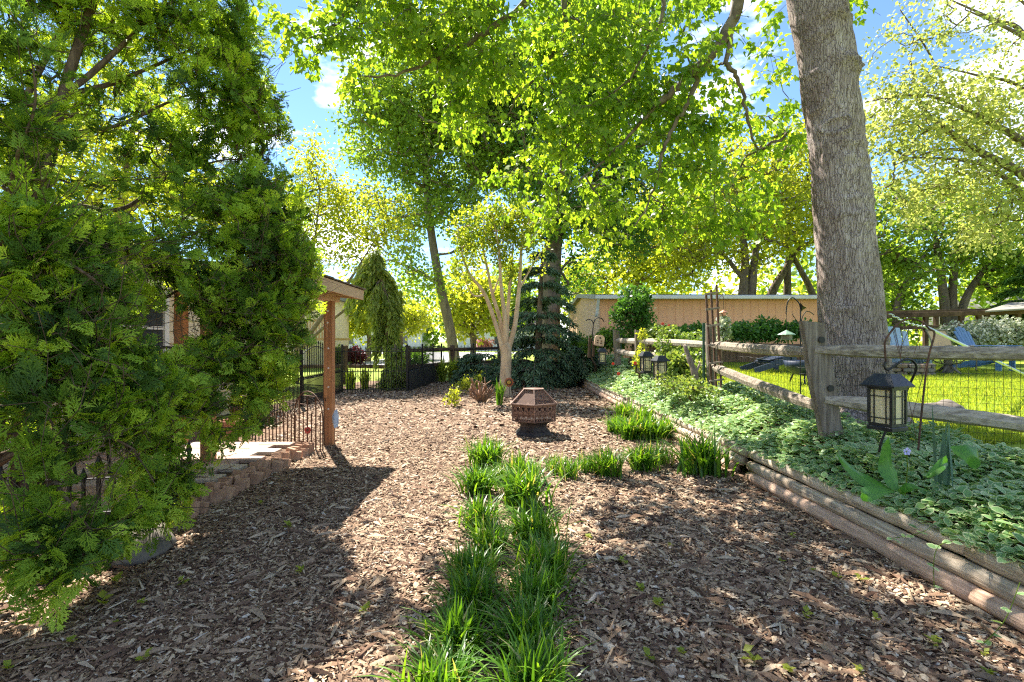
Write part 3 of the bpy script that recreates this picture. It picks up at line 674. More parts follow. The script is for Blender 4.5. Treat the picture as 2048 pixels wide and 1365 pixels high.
def arborvitae():
    root = empty('arborvitae_tree', (-3.55, 3.7, 0.0)); B = np.array(root.location)
    tag(root, 'big spreading arborvitae with feathery green sprays and bare inner branches', 'tree')
    def px(l): return [(P(a, b, y), r) for a, b, y, r in l]
    trunks = [
        [(Vector((-3.55, 3.7, -0.05)), .14), (Vector((-3.6, 3.75, 0.8)), .11), (Vector((-3.75, 3.9, 2.0)), .07), (Vector((-3.7, 4.1, 3.4)), .04), (Vector((-3.4, 4.3, 5.0)), .025), (Vector((-3.2, 4.4, 6.4)), .02)],
        px([(20, 470, 3.85, .06), (40, 240, 4.0, .045), (90, 120, 4.1, .036), (140, 20, 4.2, .026), (180, -120, 4.3, .014)]),
        px([(20, 420, 3.85, .06), (60, 250, 4.0, .04), (180, 150, 4.2, .038), (300, 40, 4.4, .025), (400, -40, 4.6, .012)]),
        px([(10, 420, 3.85, .06), (110, 215, 4.1, .042), (230, 165, 4.4, .03), (360, 110, 4.7, .018), (470, 60, 4.9, .008)]),
        px([(-10, 560, 3.85, .06), (90, 300, 4.2, .035), (240, 250, 4.5, .026), (380, 190, 4.8, .016), (500, 190, 5.0, .008)]),
        px([(0, 600, 3.8, .06), (100, 420, 4.0, .035), (240, 420, 4.3, .028), (330, 360, 4.6, .02), (450, 320, 4.8, .012), (540, 330, 4.9, .006)]),
        px([(-10, 700, 3.8, .05), (120, 480, 3.9, .03), (260, 500, 4.2, .024), (380, 470, 4.5, .016), (520, 440, 4.7, .008)]),
        px([(-20, 760, 3.75, .05), (120, 600, 3.7, .03), (240, 640, 4.0, .022), (400, 560, 4.4, .014), (560, 520, 4.6, .006)]),
        px([(-20, 860, 3.75, .05), (140, 760, 3.4, .026), (280, 700, 3.8, .02), (420, 690, 4.3, .012), (560, 640, 4.5, .006)]),
        px([(-20, 920, 3.75, .05), (80, 800, 3.0, .026), (180, 850, 2.9, .018), (270, 900, 3.0, .008)]),
        px([(-20, 940, 3.7, .045), (60, 900, 2.9, .024), (120, 980, 2.6, .016), (180, 1060, 2.6, .008)]),
        px([(-20, 920, 3.75, .04), (160, 860, 3.5, .02), (300, 880, 3.5, .014), (380, 930, 3.5, .007)]),
        px([(0, 640, 3.8, .045), (40, 560, 3.0, .03), (110, 520, 2.9, .02), (190, 560, 2.9, .01)]),
        px([(0, 500, 3.8, .035), (30, 330, 3.2, .018), (70, 210, 3.1, .012), (60, 100, 3.1, .006)]),
        px([(-30, 480, 3.8, .045), (-120, 300, 3.4, .03), (-200, 100, 3.2, .01)]),
    ]
    tw = MB(); nodes = []; nr = []
    for ti, tr in enumerate(trunks):
        pts = spline([p for p, _ in tr], 6); rr = np.interp(np.linspace(0, 1, len(pts)), np.linspace(0, 1, len(tr)), [q for _, q in tr]) * (1 if ti == 0 else .62)
        V, F = tube_vf([p - root.location for p in pts], list(rr), 8); tw.add(V, F)
        nodes += [tuple(p) for p in pts[4:]]; nr += list(rr[4:])
    tw.build('trunk', M['thuja_bark'], root, smooth=True)
    # (px, py, depth, rx, ry, rz, clumps): foliage hangs towards the outside of the crown
    Z = [(440, 60, 4.7, 75, 90, .6, 46), (470, 190, 4.8, 75, 80, .6, 50), (430, 290, 4.8, 90, 60, .6, 30), (520, 250, 4.9, 40, 50, .4, 10), (540, 400, 4.8, 70, 70, .5, 40), (560, 500, 4.7, 60, 90, .5, 50), (470, 460, 4.6, 100, 80, .6, 44),
         (330, 60, 4.5, 90, 70, .6, 26), (220, 10, 4.3, 90, 50, .6, 26), (110, 10, 4.2, 110, 50, .7, 26), (20, 70, 3.0, 40, 50, .3, 8), (160, 90, 4.5, 120, 50, .6, 14), (300, 180, 4.7, 90, 50, .5, 14), (60, 160, 4.6, 90, 60, .6, 14), (600, 560, 4.7, 26, 40, .3, 14), (585, 620, 4.6, 30, 40, .3, 12), (15, 190, 3.1, 30, 60, .3, 7), (60, 255, 3.2, 70, 30, .3, 6), (190, 225, 4.0, 80, 30, .4, 8), (120, 330, 3.6, 90, 50, .5, 8), (320, 310, 4.4, 70, 50, .5, 10), (380, 390, 4.5, 80, 50, .5, 14),
         (60, 460, 2.9, 50, 60, .3, 16), (45, 560, 2.8, 50, 60, .3, 18), (130, 540, 3.0, 60, 60, .35, 16), (210, 480, 3.4, 70, 50, .4, 14), (300, 520, 3.9, 80, 60, .5, 20), (400, 590, 4.3, 90, 60, .5, 30), (510, 610, 4.5, 80, 70, .5, 48), (540, 690, 4.5, 50, 70, .4, 30), (460, 720, 4.4, 60, 60, .4, 22), (520, 780, 4.5, 35, 45, .3, 12), (500, 850, 4.7, 20, 30, .2, 4),
         (190, 640, 3.1, 60, 50, .35, 14), (110, 680, 2.9, 70, 60, .35, 16), (200, 730, 3.0, 60, 60, .35, 22), (30, 720, 2.7, 40, 60, .3, 10), (120, 790, 2.8, 60, 50, .3, 12), (260, 830, 3.1, 40, 60, .3, 16), (320, 790, 3.5, 55, 60, .35, 22), (390, 800, 3.9, 40, 60, .3, 16), (380, 740, 3.9, 60, 50, .4, 16),
         (300, 920, 3.3, 45, 60, .3, 18), (360, 950, 3.5, 40, 50, .25, 14), (80, 960, 2.6, 30, 80, .2, 12), (110, 1060, 2.5, 30, 70, .2, 14), (95, 1150, 2.45, 18, 30, .12, 6), (185, 1090, 2.7, 30, 60, .2, 14), (240, 1060, 2.9, 30, 50, .2, 10), (270, 1010, 3.0, 35, 40, .2, 10), (330, 1010, 3.35, 25, 40, .2, 8), (15, 1090, 2.5, 20, 70, .15, 8), (40, 870, 2.6, 40, 50, .2, 7), (150, 900, 2.8, 40, 40, .25, 6), (410, 880, 3.9, 30, 40, .2, 8),
         (-120, 300, 3.4, 120, 260, .8, 16), (-150, 800, 3.0, 120, 220, .6, 12), (200, -200, 4.6, 250, 130, 1.0, 26), (380, -150, 4.8, 120, 140, .8, 22)]
    cs = []; 
    for (x, y, Y, rx, ry, rz, n) in Z:
        E = [EL(x, y, Y, rx, ry, rz)]; cs.append(in_ellipsoids(E, max(3, int(n * (.66 if y > 850 else 1.3))), 0.0))
    T = np.concatenate(cs)
    pos, par, r, nt, tips = grow(nodes, nr, T, 0.0036, k=4, jit=0.11, sag=-0.06, upen=0.35, expo=0.45, rmax=0.02)
    V, F = limbs_vf(pos, par, r, nt, 5)
    # many fine bare twigs inside the crown
    m = 2600
    src = pos[rng.integers(nt, len(pos), m)]; dd = rvec(m) * rng.uniform(0.15, 0.5, m)[:, None]; dd[:, 2] += 0.06
    dst = src + dd; mid = (src + dst) / 2 + rng.normal(0, 0.03, (m, 3))
    pp = np.concatenate([src, mid, dst]); pr = np.concatenate([np.full(m, -1), np.arange(m), np.arange(m) + m])
    V2, F2 = limbs_vf(pp, pr, np.full(len(pp), 0.0024), m, 3)
    tag(link('branches', np_mesh('branches', np.concatenate([V, V2]) - B, [F, F2 + len(V)], M['thuja_bark'], smooth=True), root), kind='stuff')
    par_t = np.array([pos[par[t]] for t in tips])
    order = np.argsort([np.min(np.linalg.norm(T - 0, axis=1)) for _ in (0,)])  # keep tips in insertion order
    tipp = pos[tips]; outd = unit(tipp - par_t)
    P_, D_, N_, S_, VV = [], [], [], [], []
    for c, o in zip(tipp, outd):
        m = int(rng.integers(11, 15)); cv = rng.random()
        base = unit(o * 0.7 + np.array([0.12, -0.25, 0.1]) + rng.normal(0, 0.25, 3))
        d = base + rng.normal(0, 0.45, (m, 3))
        P_.append(c + rng.normal(0, 0.055, (m, 3)) - base * 0.06); D_.append(d)
        N_.append(rng.normal(0, 0.7, (m, 3)) + np.array([0, -0.4, 0.7])); S_.append(rng.uniform(0.07, 0.165, m)); VV.append(np.clip(0.8 * cv + 0.25 * rng.random(m) - .02, 0, 1))
    P_, D_, N_, S_, VV = map(np.concatenate, (P_, D_, N_, S_, VV))
    kk = rng.integers(0, 3, len(P_)); allv, allf, allval, off = [], [], [], 0
    for t in range(3):
        tv, tf = spray_template(t + 3); s = kk == t
        me = scatter(tv, tf, P_[s] - B, D_[s], N_[s], S_[s], VV[s], None, 'sprays', M['thuja'])
        link('crown', me, root)
arborvitae()

# ------------------------------------------------------------------ trees of the background
def PX(l): return [(P(a, b, y), r) for a, b, y, r in l]
def tree_bg(name, label, Y, trunks, els, nclump, per, spread, leaf, mat, **k):
    tr = [[(P(a, b, Y + (t[3] if len(t) > 3 else 0)), t[2]) for t in l for a, b in [t[:2]]] for l in trunks]
    p0 = tr[0][0][0]
    gz = LAWN_Z if p0.x > 3.6 else 0.0
    tr[0][0] = (Vector((p0.x, p0.y, gz - 0.05)), tr[0][0][1])
    E = [EL(x, y, Y + dy, rx, ry, rz) for (x, y, dy, rx, ry, rz) in els]
    return broadleaf(name, label, tr, E, nclump, per, spread, leaf, mat, **k)

# tall oak behind the iron fence
tree_bg('oak_tree', 'tall oak with straight grey trunk leaning left behind the iron fence', 27,
        [[(912, 740, .31), (900, 660, .27), (878, 560, .24), (858, 430, .2), (850, 300, .16), (845, 160, .14), (850, 30, .06)],
         [(880, 570, .12), (830, 540, .09), (780, 520, .05)], [(862, 450, .14), (930, 380, .1), (1000, 330, .06)], [(852, 330, .12), (780, 250, .08), (730, 200, .04)]],
        [(850, 190, 0, 150, 95, 4), (780, 260, 0, 100, 90, 3), (960, 170, 1, 130, 100, 4), (900, 300, 0, 150, 90, 3.5), (1010, 260, 1, 110, 120, 3), (800, 400, 0, 90, 60, 2.5), (920, 440, 0, 90, 60, 2.5), (800, 520, -1, 60, 40, 2), (860, 560, 0, 60, 30, 2)],
        900, 64, 0.9, 0.2, 'oak', tip_r=0.022, shell=0.2)
# dark tree above the shed's gable
tree_bg('dark_oak_tree', 'dark green oak with thick trunk rising left of the peach shed', 25.5,
        [[(1098, 720, .62), (1100, 600, .52), (1108, 480, .44), (1130, 330, .35), (1150, 180, .24), (1160, 40, .1)], [(1108, 480, .25), (1190, 380, .16), (1260, 300, .08)], [(1118, 430, .2), (1060, 330, .13), (1040, 230, .06)]],
        [(1130, 330, 0, 130, 120, 3), (1150, 150, 0, 150, 140, 3.5), (1230, 250, 1, 130, 120, 3), (1180, 470, 0, 110, 60, 2.5), (1110, 420, -1, 80, 60, 2), (1200, 60, 1, 140, 80, 3), (1250, 430, 1, 90, 90, 2.5), (1150, 560, 1, 60, 40, 1.5)],
        640, 60, 0.9, 0.2, 'darkleaf', tip_r=0.022, shell=0.2)
# yellow-green trees left of the fence corner
tree_bg('redbud_tree', 'yellow green tree with slanting pale limbs behind the porch post', 18,
        [[(590, 760, .12), (600, 700, .1), (640, 640, .08), (700, 560, .05), (750, 480, .02)], [(596, 720, .08), (610, 600, .06), (630, 480, .04), (640, 380, .02)], [(600, 700, .07), (690, 620, .05), (780, 580, .02)], [(592, 740, .07), (560, 600, .05), (540, 480, .02)]],
        [(730, 430, 0, 90, 60, 1.4), (640, 400, 0, 60, 80, 1.4), (620, 310, 0, 50, 40, 1), (780, 470, 0, 50, 40, 1.2), (800, 420, 0, 30, 20, .8), (680, 490, 0, 60, 50, 1.2), (560, 450, .5, 60, 90, 1.3), (600, 560, 0, 50, 50, 1)],
        300, 34, 0.48, 0.12, 'lime', bark='pale_limb', tip_r=0.007, shell=0.1)
tree_bg('yellow_tree', 'bright yellow green tree glowing behind the arborvitae branches', 13,
        [[(230, 800, .2), (230, 600, .16), (240, 450, .12), (260, 300, .07), (280, 180, .03)], [(236, 470, .09), (140, 350, .06), (60, 300, .02)], [(240, 440, .09), (350, 340, .06), (430, 300, .02)]],
        [(260, 230, 0, 160, 90, 1.6), (120, 330, 0, 140, 80, 1.6), (380, 350, 0, 130, 70, 1.6), (250, 420, 0, 170, 60, 1.6), (30, 250, 0, 90, 70, 1.5), (450, 420, 0, 90, 60, 1.4)],
        260, 40, 0.42, 0.13, 'lime', bark='far_bark', tip_r=0.009, shell=0.1)
# lighter trees further back down the left
far = [('maple_sapling', 'small yellow green tree left of the leaning oak trunk, far away', 36, 735, 705, 700, 620, 62, 55, 'lime'),
       ('street_tree', 'pale green tree behind the top rail between oak trunk and crape myrtle', 40, 800, 700, 800, 630, 55, 45, 'lime'),
       ('street_tree', 'yellow green tree between the oak trunk and the crape myrtle', 32, 945, 715, 945, 610, 62, 62, 'lime'),
       ('street_tree', 'small pale tree over the far lawn beside the weeping conifer', 44, 660, 700, 655, 640, 45, 40, 'oak'),
       ('street_tree', 'loose green tree far behind the crape myrtle stems', 38, 1010, 705, 1010, 600, 55, 60, 'oak')]
for nm, lb, Y, bx, by, cx, cy_, rx, ry, mt in far:
    tree_bg(nm, lb, Y, [[(bx, by, .22), (bx + 2, by - 40, .17), (cx, cy_, .08), (cx, cy_ - ry * .7, .03)], [(bx, by - 35, .1), (cx - rx * .4, cy_ + 10, .04)], [(bx, by - 35, .1), (cx + rx * .4, cy_, .04)]],
            [(cx, cy_, 0, rx, ry, 2.5), (cx - rx * .5, cy_ + ry * .3, 0, rx * .6, ry * .5, 2), (cx + rx * .5, cy_ + ry * .2, 0, rx * .6, ry * .5, 2)], 110, 36, 0.75, 0.28, mt, tip_r=0.02, group='trees along the far street')
# trees behind the shed
tree_bg('ash_tree', 'bright green tree with two upright trunks behind the shed roof', 27,
        [[(1476, 720, .3), (1485, 600, .27), (1490, 520, .22), (1480, 440, .14), (1470, 380, .06)], [(1500, 640, .28), (1505, 560, .24), (1515, 480, .16), (1530, 400, .07)], [(1488, 560, .16), (1440, 500, .1), (1400, 450, .05)]],
        [(1440, 440, 0, 110, 90, 3), (1520, 420, 0, 90, 110, 3), (1380, 500, 0, 80, 60, 2.5), (1480, 330, 1, 110, 80, 3), (1350, 430, 0, 90, 80, 2.5), (1300, 530, 1, 90, 50, 2.5), (1560, 330, 1, 80, 80, 2.5)],
        360, 46, 0.85, 0.2, 'lime', tip_r=0.024, shell=0.2)
tree_bg('locust_tree', 'wide low tree with slanting trunks behind the shed, left of big trunk', 29,
        [[(1528, 720, .32), (1540, 600, .27), (1570, 540, .2), (1600, 490, .12), (1630, 440, .05)], [(1575, 650, .26), (1575, 560, .2), (1578, 480, .12), (1580, 420, .05)], [(1650, 700, .26), (1625, 590, .2), (1590, 520, .13), (1560, 450, .05)]],
        [(1590, 430, 0, 90, 80, 3), (1620, 330, 0, 80, 90, 3), (1540, 480, 0, 60, 40, 2.5), (1650, 480, 0, 70, 60, 2.5)],
        170, 38, 0.8, 0.24, 'lime', tip_r=0.024, shell=0.2)
tree_bg('elm_tree', 'broad yellow green tree filling the gap above the shed roof', 33,
        [[(1270, 720, .4), (1275, 600, .33), (1285, 500, .24), (1300, 400, .1)], [(1275, 590, .2), (1220, 520, .12), (1190, 470, .05)], [(1280, 540, .18), (1350, 500, .1), (1400, 460, .05)]],
        [(1280, 520, 0, 110, 60, 3), (1360, 540, 0, 90, 45, 3), (1210, 550, 0, 80, 45, 3), (1300, 440, 0, 120, 70, 3)],
        230, 40, 0.9, 0.27, 'lime', tip_r=0.024, shell=0.2)
# trees on the right
tree_bg('right_maple', 'green tree with three dark slender trunks behind the arbor beam', 22,
        [[(1893, 720, .22), (1890, 620, .19), (1880, 540, .15), (1870, 470, .09), (1860, 420, .04)], [(1908, 680, .2), (1905, 580, .16), (1915, 490, .1), (1920, 430, .04)], [(1912, 660, .2), (1935, 590, .15), (1975, 530, .1), (2010, 480, .04)], [(1792, 720, .2), (1795, 620, .17), (1815, 560, .12), (1850, 510, .05)]],
        [(1870, 480, 0, 100, 60, 2.5), (1950, 490, 0, 100, 60, 2.5), (1800, 540, 0, 60, 60, 2), (1790, 610, 0, 40, 50, 1.5), (2020, 540, 0, 90, 50, 2.5), (1760, 460, 0, 50, 80, 2), (1880, 410, 1, 140, 50, 2.5)],
        300, 42, 0.62, 0.19, 'oak', tip_r=0.018, shell=0.15, bark='far_bark')
tree_bg('pale_tree', 'pale yellow blossoming tree whose long limbs reach in from the right edge', 12.5,
        [[(2330, 800, .3), (2300, 620, .27), (2230, 500, .22), (2130, 420, .15), (2048, 350, .11), (1960, 305, .085), (1900, 265, .065), (1845, 215, .04), (1820, 120, .02)],
         [(2240, 510, .18), (2150, 360, .12), (2048, 285, .085), (1980, 245, .065), (1900, 205, .045), (1830, 190, .03), (1730, 205, .012)],
         [(2250, 530, .16), (2120, 460, .1), (2030, 375, .06), (1980, 335, .05), (1900, 318, .035), (1800, 316, .014)],
         [(2200, 440, .14), (2130, 230, .09), (2048, 70, .055), (1990, 40, .035), (1900, 0, .015)],
         [(1960, 305, .05), (1880, 300, .03), (1790, 330, .014)], [(1900, 205, .03), (1860, 110, .022), (1800, 20, .012)],
         [(2100, 300, .07), (2048, 180, .045), (1950, 150, .025), (1860, 130, .01)]],
        [(1860, 230, 0, 130, 70, 1.3), (1820, 180, 0, 70, 50, 1), (1950, 330, 0, 110, 60, 1.2), (1830, 340, 0, 90, 60, 1.2), (1900, 410, 0, 120, 50, 1.2), (2000, 440, 0, 90, 60, 1.2), (1990, 190, 0, 90, 60, 1.2), (1780, 260, 0, 60, 60, 1), (2010, 300, .3, 80, 70, 1)],
        380, 28, 0.38, 0.11, 'pale', bark='pale_limb', tip_r=0.006, shell=0.0, rmax=0.03)
tree_bg('blossom_tree', 'sparse pale blossom twigs high against the sky at upper right', 12.2,
        [[(2400, 800, .25), (2350, 500, .2), (2250, 250, .12), (2120, 120, .07), (2048, 75, .045), (1990, 45, .03), (1930, 20, .012)], [(2120, 120, .04), (2060, 20, .03), (1990, -40, .012)]],
        [(1830, 60, 0, 90, 60, 1), (1950, 60, 0, 110, 60, 1), (2020, 130, 0, 50, 60, 1), (1780, 130, 0, 50, 50, .8), (1880, -40, 0, 150, 50, 1)],
        90, 26, 0.26, 0.09, 'pale', bark='pale_limb', tip_r=0.005, shell=0.0, rmax=0.02)

# distant woods that close the view
def woods(name, label, pts, n, leaf, mat):
    T = in_ellipsoids(pts, n, 0.2); lp, d, nm, v = leaf_cloud(T, 30, 1.6, 0.1)
    tag(link(name, scatter(Q_TV, Q_TF, lp, d, nm, rng.uniform(0.7, 1.3, len(lp)) * leaf, v, None, name, M[mat])), label, 'woods', kind='stuff')
woods('far_woods', 'distant light green woods behind the shed and lawn', [((x, 50 + 4 * math.sin(x), 5.0 + 2 * math.sin(x * 1.3)), (5, 3, 5.5 + 2 * math.cos(x * 0.7)), 1) for x in range(8, 70, 5)], 420, 0.6, 'lime')
woods('far_trees_mass', 'distant dark green trees seen past the big trunk', [((x, 40 + 3 * math.sin(x * 2), 4.6), (4, 3, 4.6), 1) for x in range(22, 56, 5)], 200, 0.55, 'oak')
woods('street_woods', 'hazy line of trees beyond the far street', [((x, 80 + 4 * math.sin(x), 6.0 + 2.0 * math.sin(x * .9)), (7, 3, 7.0), 1) for x in range(-78, 30, 8)], 560, 0.75, 'oak')

# ------------------------------------------------------------------ crape myrtle
def crape_myrtle():
    Y = 13.2; b = P(1012, 792, Y); b.z = 0
    root = empty('crape_myrtle_tree', b); tag(root, 'multi-stemmed crape myrtle with smooth tan bark in the mulch', 'tree')
    def px(l): return [(P(x, y, Y + dy), r) for x, y, dy, r in l]
    stems = [px([(1010, 795, 0, .22), (1010, 770, 0, .185), (1012, 730, 0, .165), (1012, 700, 0, .175), (1008, 688, 0, .16)]),
             px([(1006, 700, 0, .12), (995, 660, 0, .09), (970, 590, -.1, .075), (940, 550, -.2, .055), (925, 510, -.3, .03), (915, 450, -.3, .012)]),
             px([(1008, 700, 0, .12), (1000, 640, .1, .085), (985, 590, .2, .07), (975, 540, .3, .05), (960, 470, .4, .025), (955, 430, .4, .01)]),
             px([(1012, 700, 0, .12), (1010, 640, -.1, .09), (1002, 570, -.1, .07), (998, 500, -.1, .045), (985, 430, -.2, .015)]),
             px([(1016, 700, 0, .12), (1030, 650, 0, .095), (1038, 580, .1, .08), (1042, 510, .1, .06), (1046, 450, .2, .02)]),
             px([(1012, 690, .05, .1), (1016, 620, .2, .075), (1022, 540, .3, .055), (1028, 470, .3, .02)]),
             px([(1038, 580, .1, .05), (1060, 540, .2, .035), (1085, 500, .3, .015)]), px([(970, 590, -.1, .045), (945, 590, -.3, .03), (925, 545, -.5, .014)]),
             px([(985, 590, .2, .04), (1000, 550, .3, .03), (1012, 500, .3, .015)])]
    tw = MB(); nodes = []; nr = []
    for k, s in enumerate(stems):
        pts = spline([p for p, _ in s], 6); rr = np.interp(np.linspace(0, 1, len(pts)), np.linspace(0, 1, len(s)), [q for _, q in s])
        V, F = tube_vf([p - b for p in pts], list(rr * (.85 if k == 0 else 0.66)), 12); tw.add(V, F)
        if k: nodes += [tuple(p) for p in pts[8:]]; nr += list(rr[8:])
    tw.build('trunk', M['myrtle_bark'], root, smooth=True)
    E = [EL(930, 470, Y - .2, 28, 45, .35), EL(965, 450, Y, 30, 35, .4), EL(1000, 480, Y, 35, 45, .5), EL(1045, 465, Y, 40, 45, .5), EL(1075, 510, Y + .2, 22, 30, .3), EL(925, 530, Y - .4, 22, 40, .3), EL(955, 500, Y + .3, 30, 40, .4), EL(1010, 435, Y, 40, 18, .4), EL(938, 432, Y, 10, 26, .2), EL(988, 420, Y, 9, 22, .2), EL(1042, 425, Y, 9, 24, .2), EL(1072, 455, Y, 10, 30, .2), EL(912, 480, Y - .3, 10, 30, .2), EL(1020, 540, Y + .3, 20, 30, .3, .05)]
    T = in_ellipsoids(E, 230, 0.0)
    pos, par, r, nt, tips = grow(nodes, nr, T, 0.006, upen=1.2, rmax=0.02, jit=.06)
    V, F = limbs_vf(pos, par, r, nt, 4)
    tag(link('twigs', np_mesh('twigs', V - np.array(b), [F], M['myrtle_bark']), root), kind='stuff')
    lp, d, nm, v = leaf_cloud(T, 26, (0.19, 0.19, 0.26), 0.0)
    d[:, 2] += 0.5
    link('crown', scatter(Q_TV, Q_TF, lp - np.array(b), d, nm, rng.uniform(0.06, 0.11, len(lp)), v, None, 'crown', M['myrtle']), root)
crape_myrtle()

# ------------------------------------------------------------------ conifers
NEED_TV = [(0, 0, 0), (-0.09, 0.5, 0.02), (0, 1, 0), (0.09, 0.5, 0.02)]
def conifer(name, label, base, trunk, whorls, mat, bark, per, leaf, droop, hang=0.6, vary=0.2):
    """whorls: (z, reach, number of branches)"""
    root = empty(name, base); tag(root, label, 'tree'); b = Vector(base)
    MB().tube([p - b for p in spline([q for q, _ in trunk], 5)], list(np.interp(np.linspace(0, 1, 5 * (len(trunk) - 1) + 1), np.linspace(0, 1, len(trunk)), [r for _, r in trunk])), 8).build('trunk', M[bark], root, smooth=True)
    tp = [q for q, _ in trunk]; zs = [p.z for p in tp]
    br = MB(); LP, LD, LN = [], [], []
    for (z, reach, n, a0, a1) in whorls:
        c = Vector((np.interp(z, zs, [p.x for p in tp]), np.interp(z, zs, [p.y for p in tp]), z))
        for k in range(n):
            a = rng.uniform(a0, a1); L = reach * rng.uniform(1 - 1.5 * vary, 1 + .75 * vary)
            pts = []
            for s in range(6):
                f = s / 5; pts.append(c + Vector((math.cos(a) * L * f, math.sin(a) * L * f, 0.12 * L * math.sin(f * 3.1) - droop * L * f * f)))
            br.tube([p - b for p in pts], list(np.linspace(0.022, 0.004, 6)), 4)
            m = int(per * L / max(reach, .3)); f = rng.random(m) ** 0.7
            A = np.array([tuple(p) for p in pts]); q = np.stack([np.interp(f, np.linspace(0, 1, 6), A[:, j]) for j in range(3)], 1)
            side = np.array([-math.sin(a), math.cos(a), 0]); o = rng.normal(0, 1, m)[:, None] * side * (0.16 * L * (1.1 - f))[:, None]
            q = q + o + rng.normal(0, 0.03, (m, 3)); q[:, 2] -= np.abs(rng.normal(0, 0.1 * hang, m))
            d = np.array([math.cos(a), math.sin(a), -0.3]) + np.sign(o) * 0.5 + rng.normal(0, 0.35, (m, 3)); d[:, 2] -= hang * rng.random(m) * 1.6
            LP.append(q); LD.append(d); LN.append(np.array([0, 0, 1.0]) + rng.normal(0, 0.4, (m, 3)))
    tag(br.build('branches', M[bark], root), kind='stuff')
    LP, LD, LN = map(np.concatenate, (LP, LD, LN)); n = len(LP)
    sz = rng.uniform(0.7, 1.35, n)[:, None] * np.array([[leaf * 1.6, leaf, leaf]])
    link('crown', scatter(NEED_TV, [(0, 3, 2, 1)], LP - np.array(base), LD, LN, sz, np.clip(rng.beta(2, 2, n), 0, 1), None, 'crown', M[mat]), root)
TAU = 2 * math.pi
bc = P(1075, 770, 16.2); bc.z = 0.1
conifer('blue_cedar_tree', 'blue green cedar with drooping tiers right of the crape myrtle', bc,
        [(bc, .14), (P(1078, 650, 16.2), .1), (P(1082, 560, 16.2), .06), (P(1085, 490, 16.2), .015)],
        [(0.35, 1.7, 16, 0, TAU), (0.7, 1.9, 14, 0, TAU), (1.1, 1.5, 10, 0, TAU), (1.5, 1.3, 9, 0, TAU), (1.9, 1.3, 8, 0, TAU), (2.3, 1.1, 7, 0, TAU), (2.8, 1.05, 7, 0, TAU), (3.3, 0.8, 6, 0, TAU), (3.8, 0.6, 6, 0, TAU), (4.3, 0.35, 6, 0, TAU)],
        'blueneedle', 'far_bark', 260, 0.15, 0.28)
for k, (x, y, Y, lb) in enumerate([(960, 770, 17.4, 'low blue green cedar mound behind the pruned stump'), (1165, 745, 16.4, 'low blue green cedar mound beside the bird box')]):
    b2 = P(x, y, Y); b2.z = 0.05 if k == 0 else 0.3
    conifer('cedar_mound', lb, b2, [(b2, .08), (b2 + Vector((0, 0, .5)), .06), (b2 + Vector((0, 0, 1.0)), .02)],
            [(b2.z + .25, 1.2, 14, 0, TAU), (b2.z + .55, 1.1, 12, 0, TAU), (b2.z + .9, .7, 10, 0, TAU)], 'blueneedle', 'far_bark', 220, 0.14, 0.3)
wb = P(775, 785, 15.6); wb.z = 0
conifer('weeping_conifer', 'weeping conifer hung with yellow green curtains behind the iron fence', wb,
        [(wb, .13), (P(776, 700, 15.6), .1), (P(770, 600, 15.6), .08), (P(752, 510, 15.6), .03)],
        [(4.25, .3, 5, 0, TAU), (4.1, .75, 5, 2.2, 4.4), (3.8, .9, 6, 2.0, 4.6), (3.7, .6, 5, 4.6, 8), (3.3, .7, 5, 1.6, 5), (3.0, .6, 5, -1, 2), (2.6, .5, 6, 0, TAU), (2.1, .42, 5, 0, TAU), (1.7, .35, 4, 0, TAU)], 'weepneedle', 'far_bark', 170, 0.24, 1.25, hang=2.4, vary=.5)
wb2 = P(790, 788, 15.0); wb2.z = 0
conifer('fence_conifer', 'dark narrow conifer growing through the iron fence below the weeping one', wb2, [(wb2, .07), (wb2 + Vector((0, 0, .7)), .05), (wb2 + Vector((0, 0, 1.35)), .02)],
        [(z, r, 12, 0, TAU) for z, r in [(.2, .55), (.45, .5), (.7, .42), (.95, .32), (1.2, .2)]], 'weepneedle', 'far_bark', 120, 0.12, 0.5, hang=1.2)
cb = P(2060, 660, 19); cb.z = LAWN_Z
conifer('dark_spruce_tree', 'dark green spruce at the right edge above the grey canopy', cb, [(cb, .18), (cb + Vector((0, 0, 2)), .14), (cb + Vector((0, 0, 4.2)), .03)],
        [(z, r, 14, 0, TAU) for z, r in [(1.4, 1.5), (1.9, 1.5), (2.4, 1.4), (2.9, 1.2), (3.4, 1.0), (3.9, .7), (4.3, .4)]], 'darkleaf', 'far_bark', 200, 0.17, 0.2)

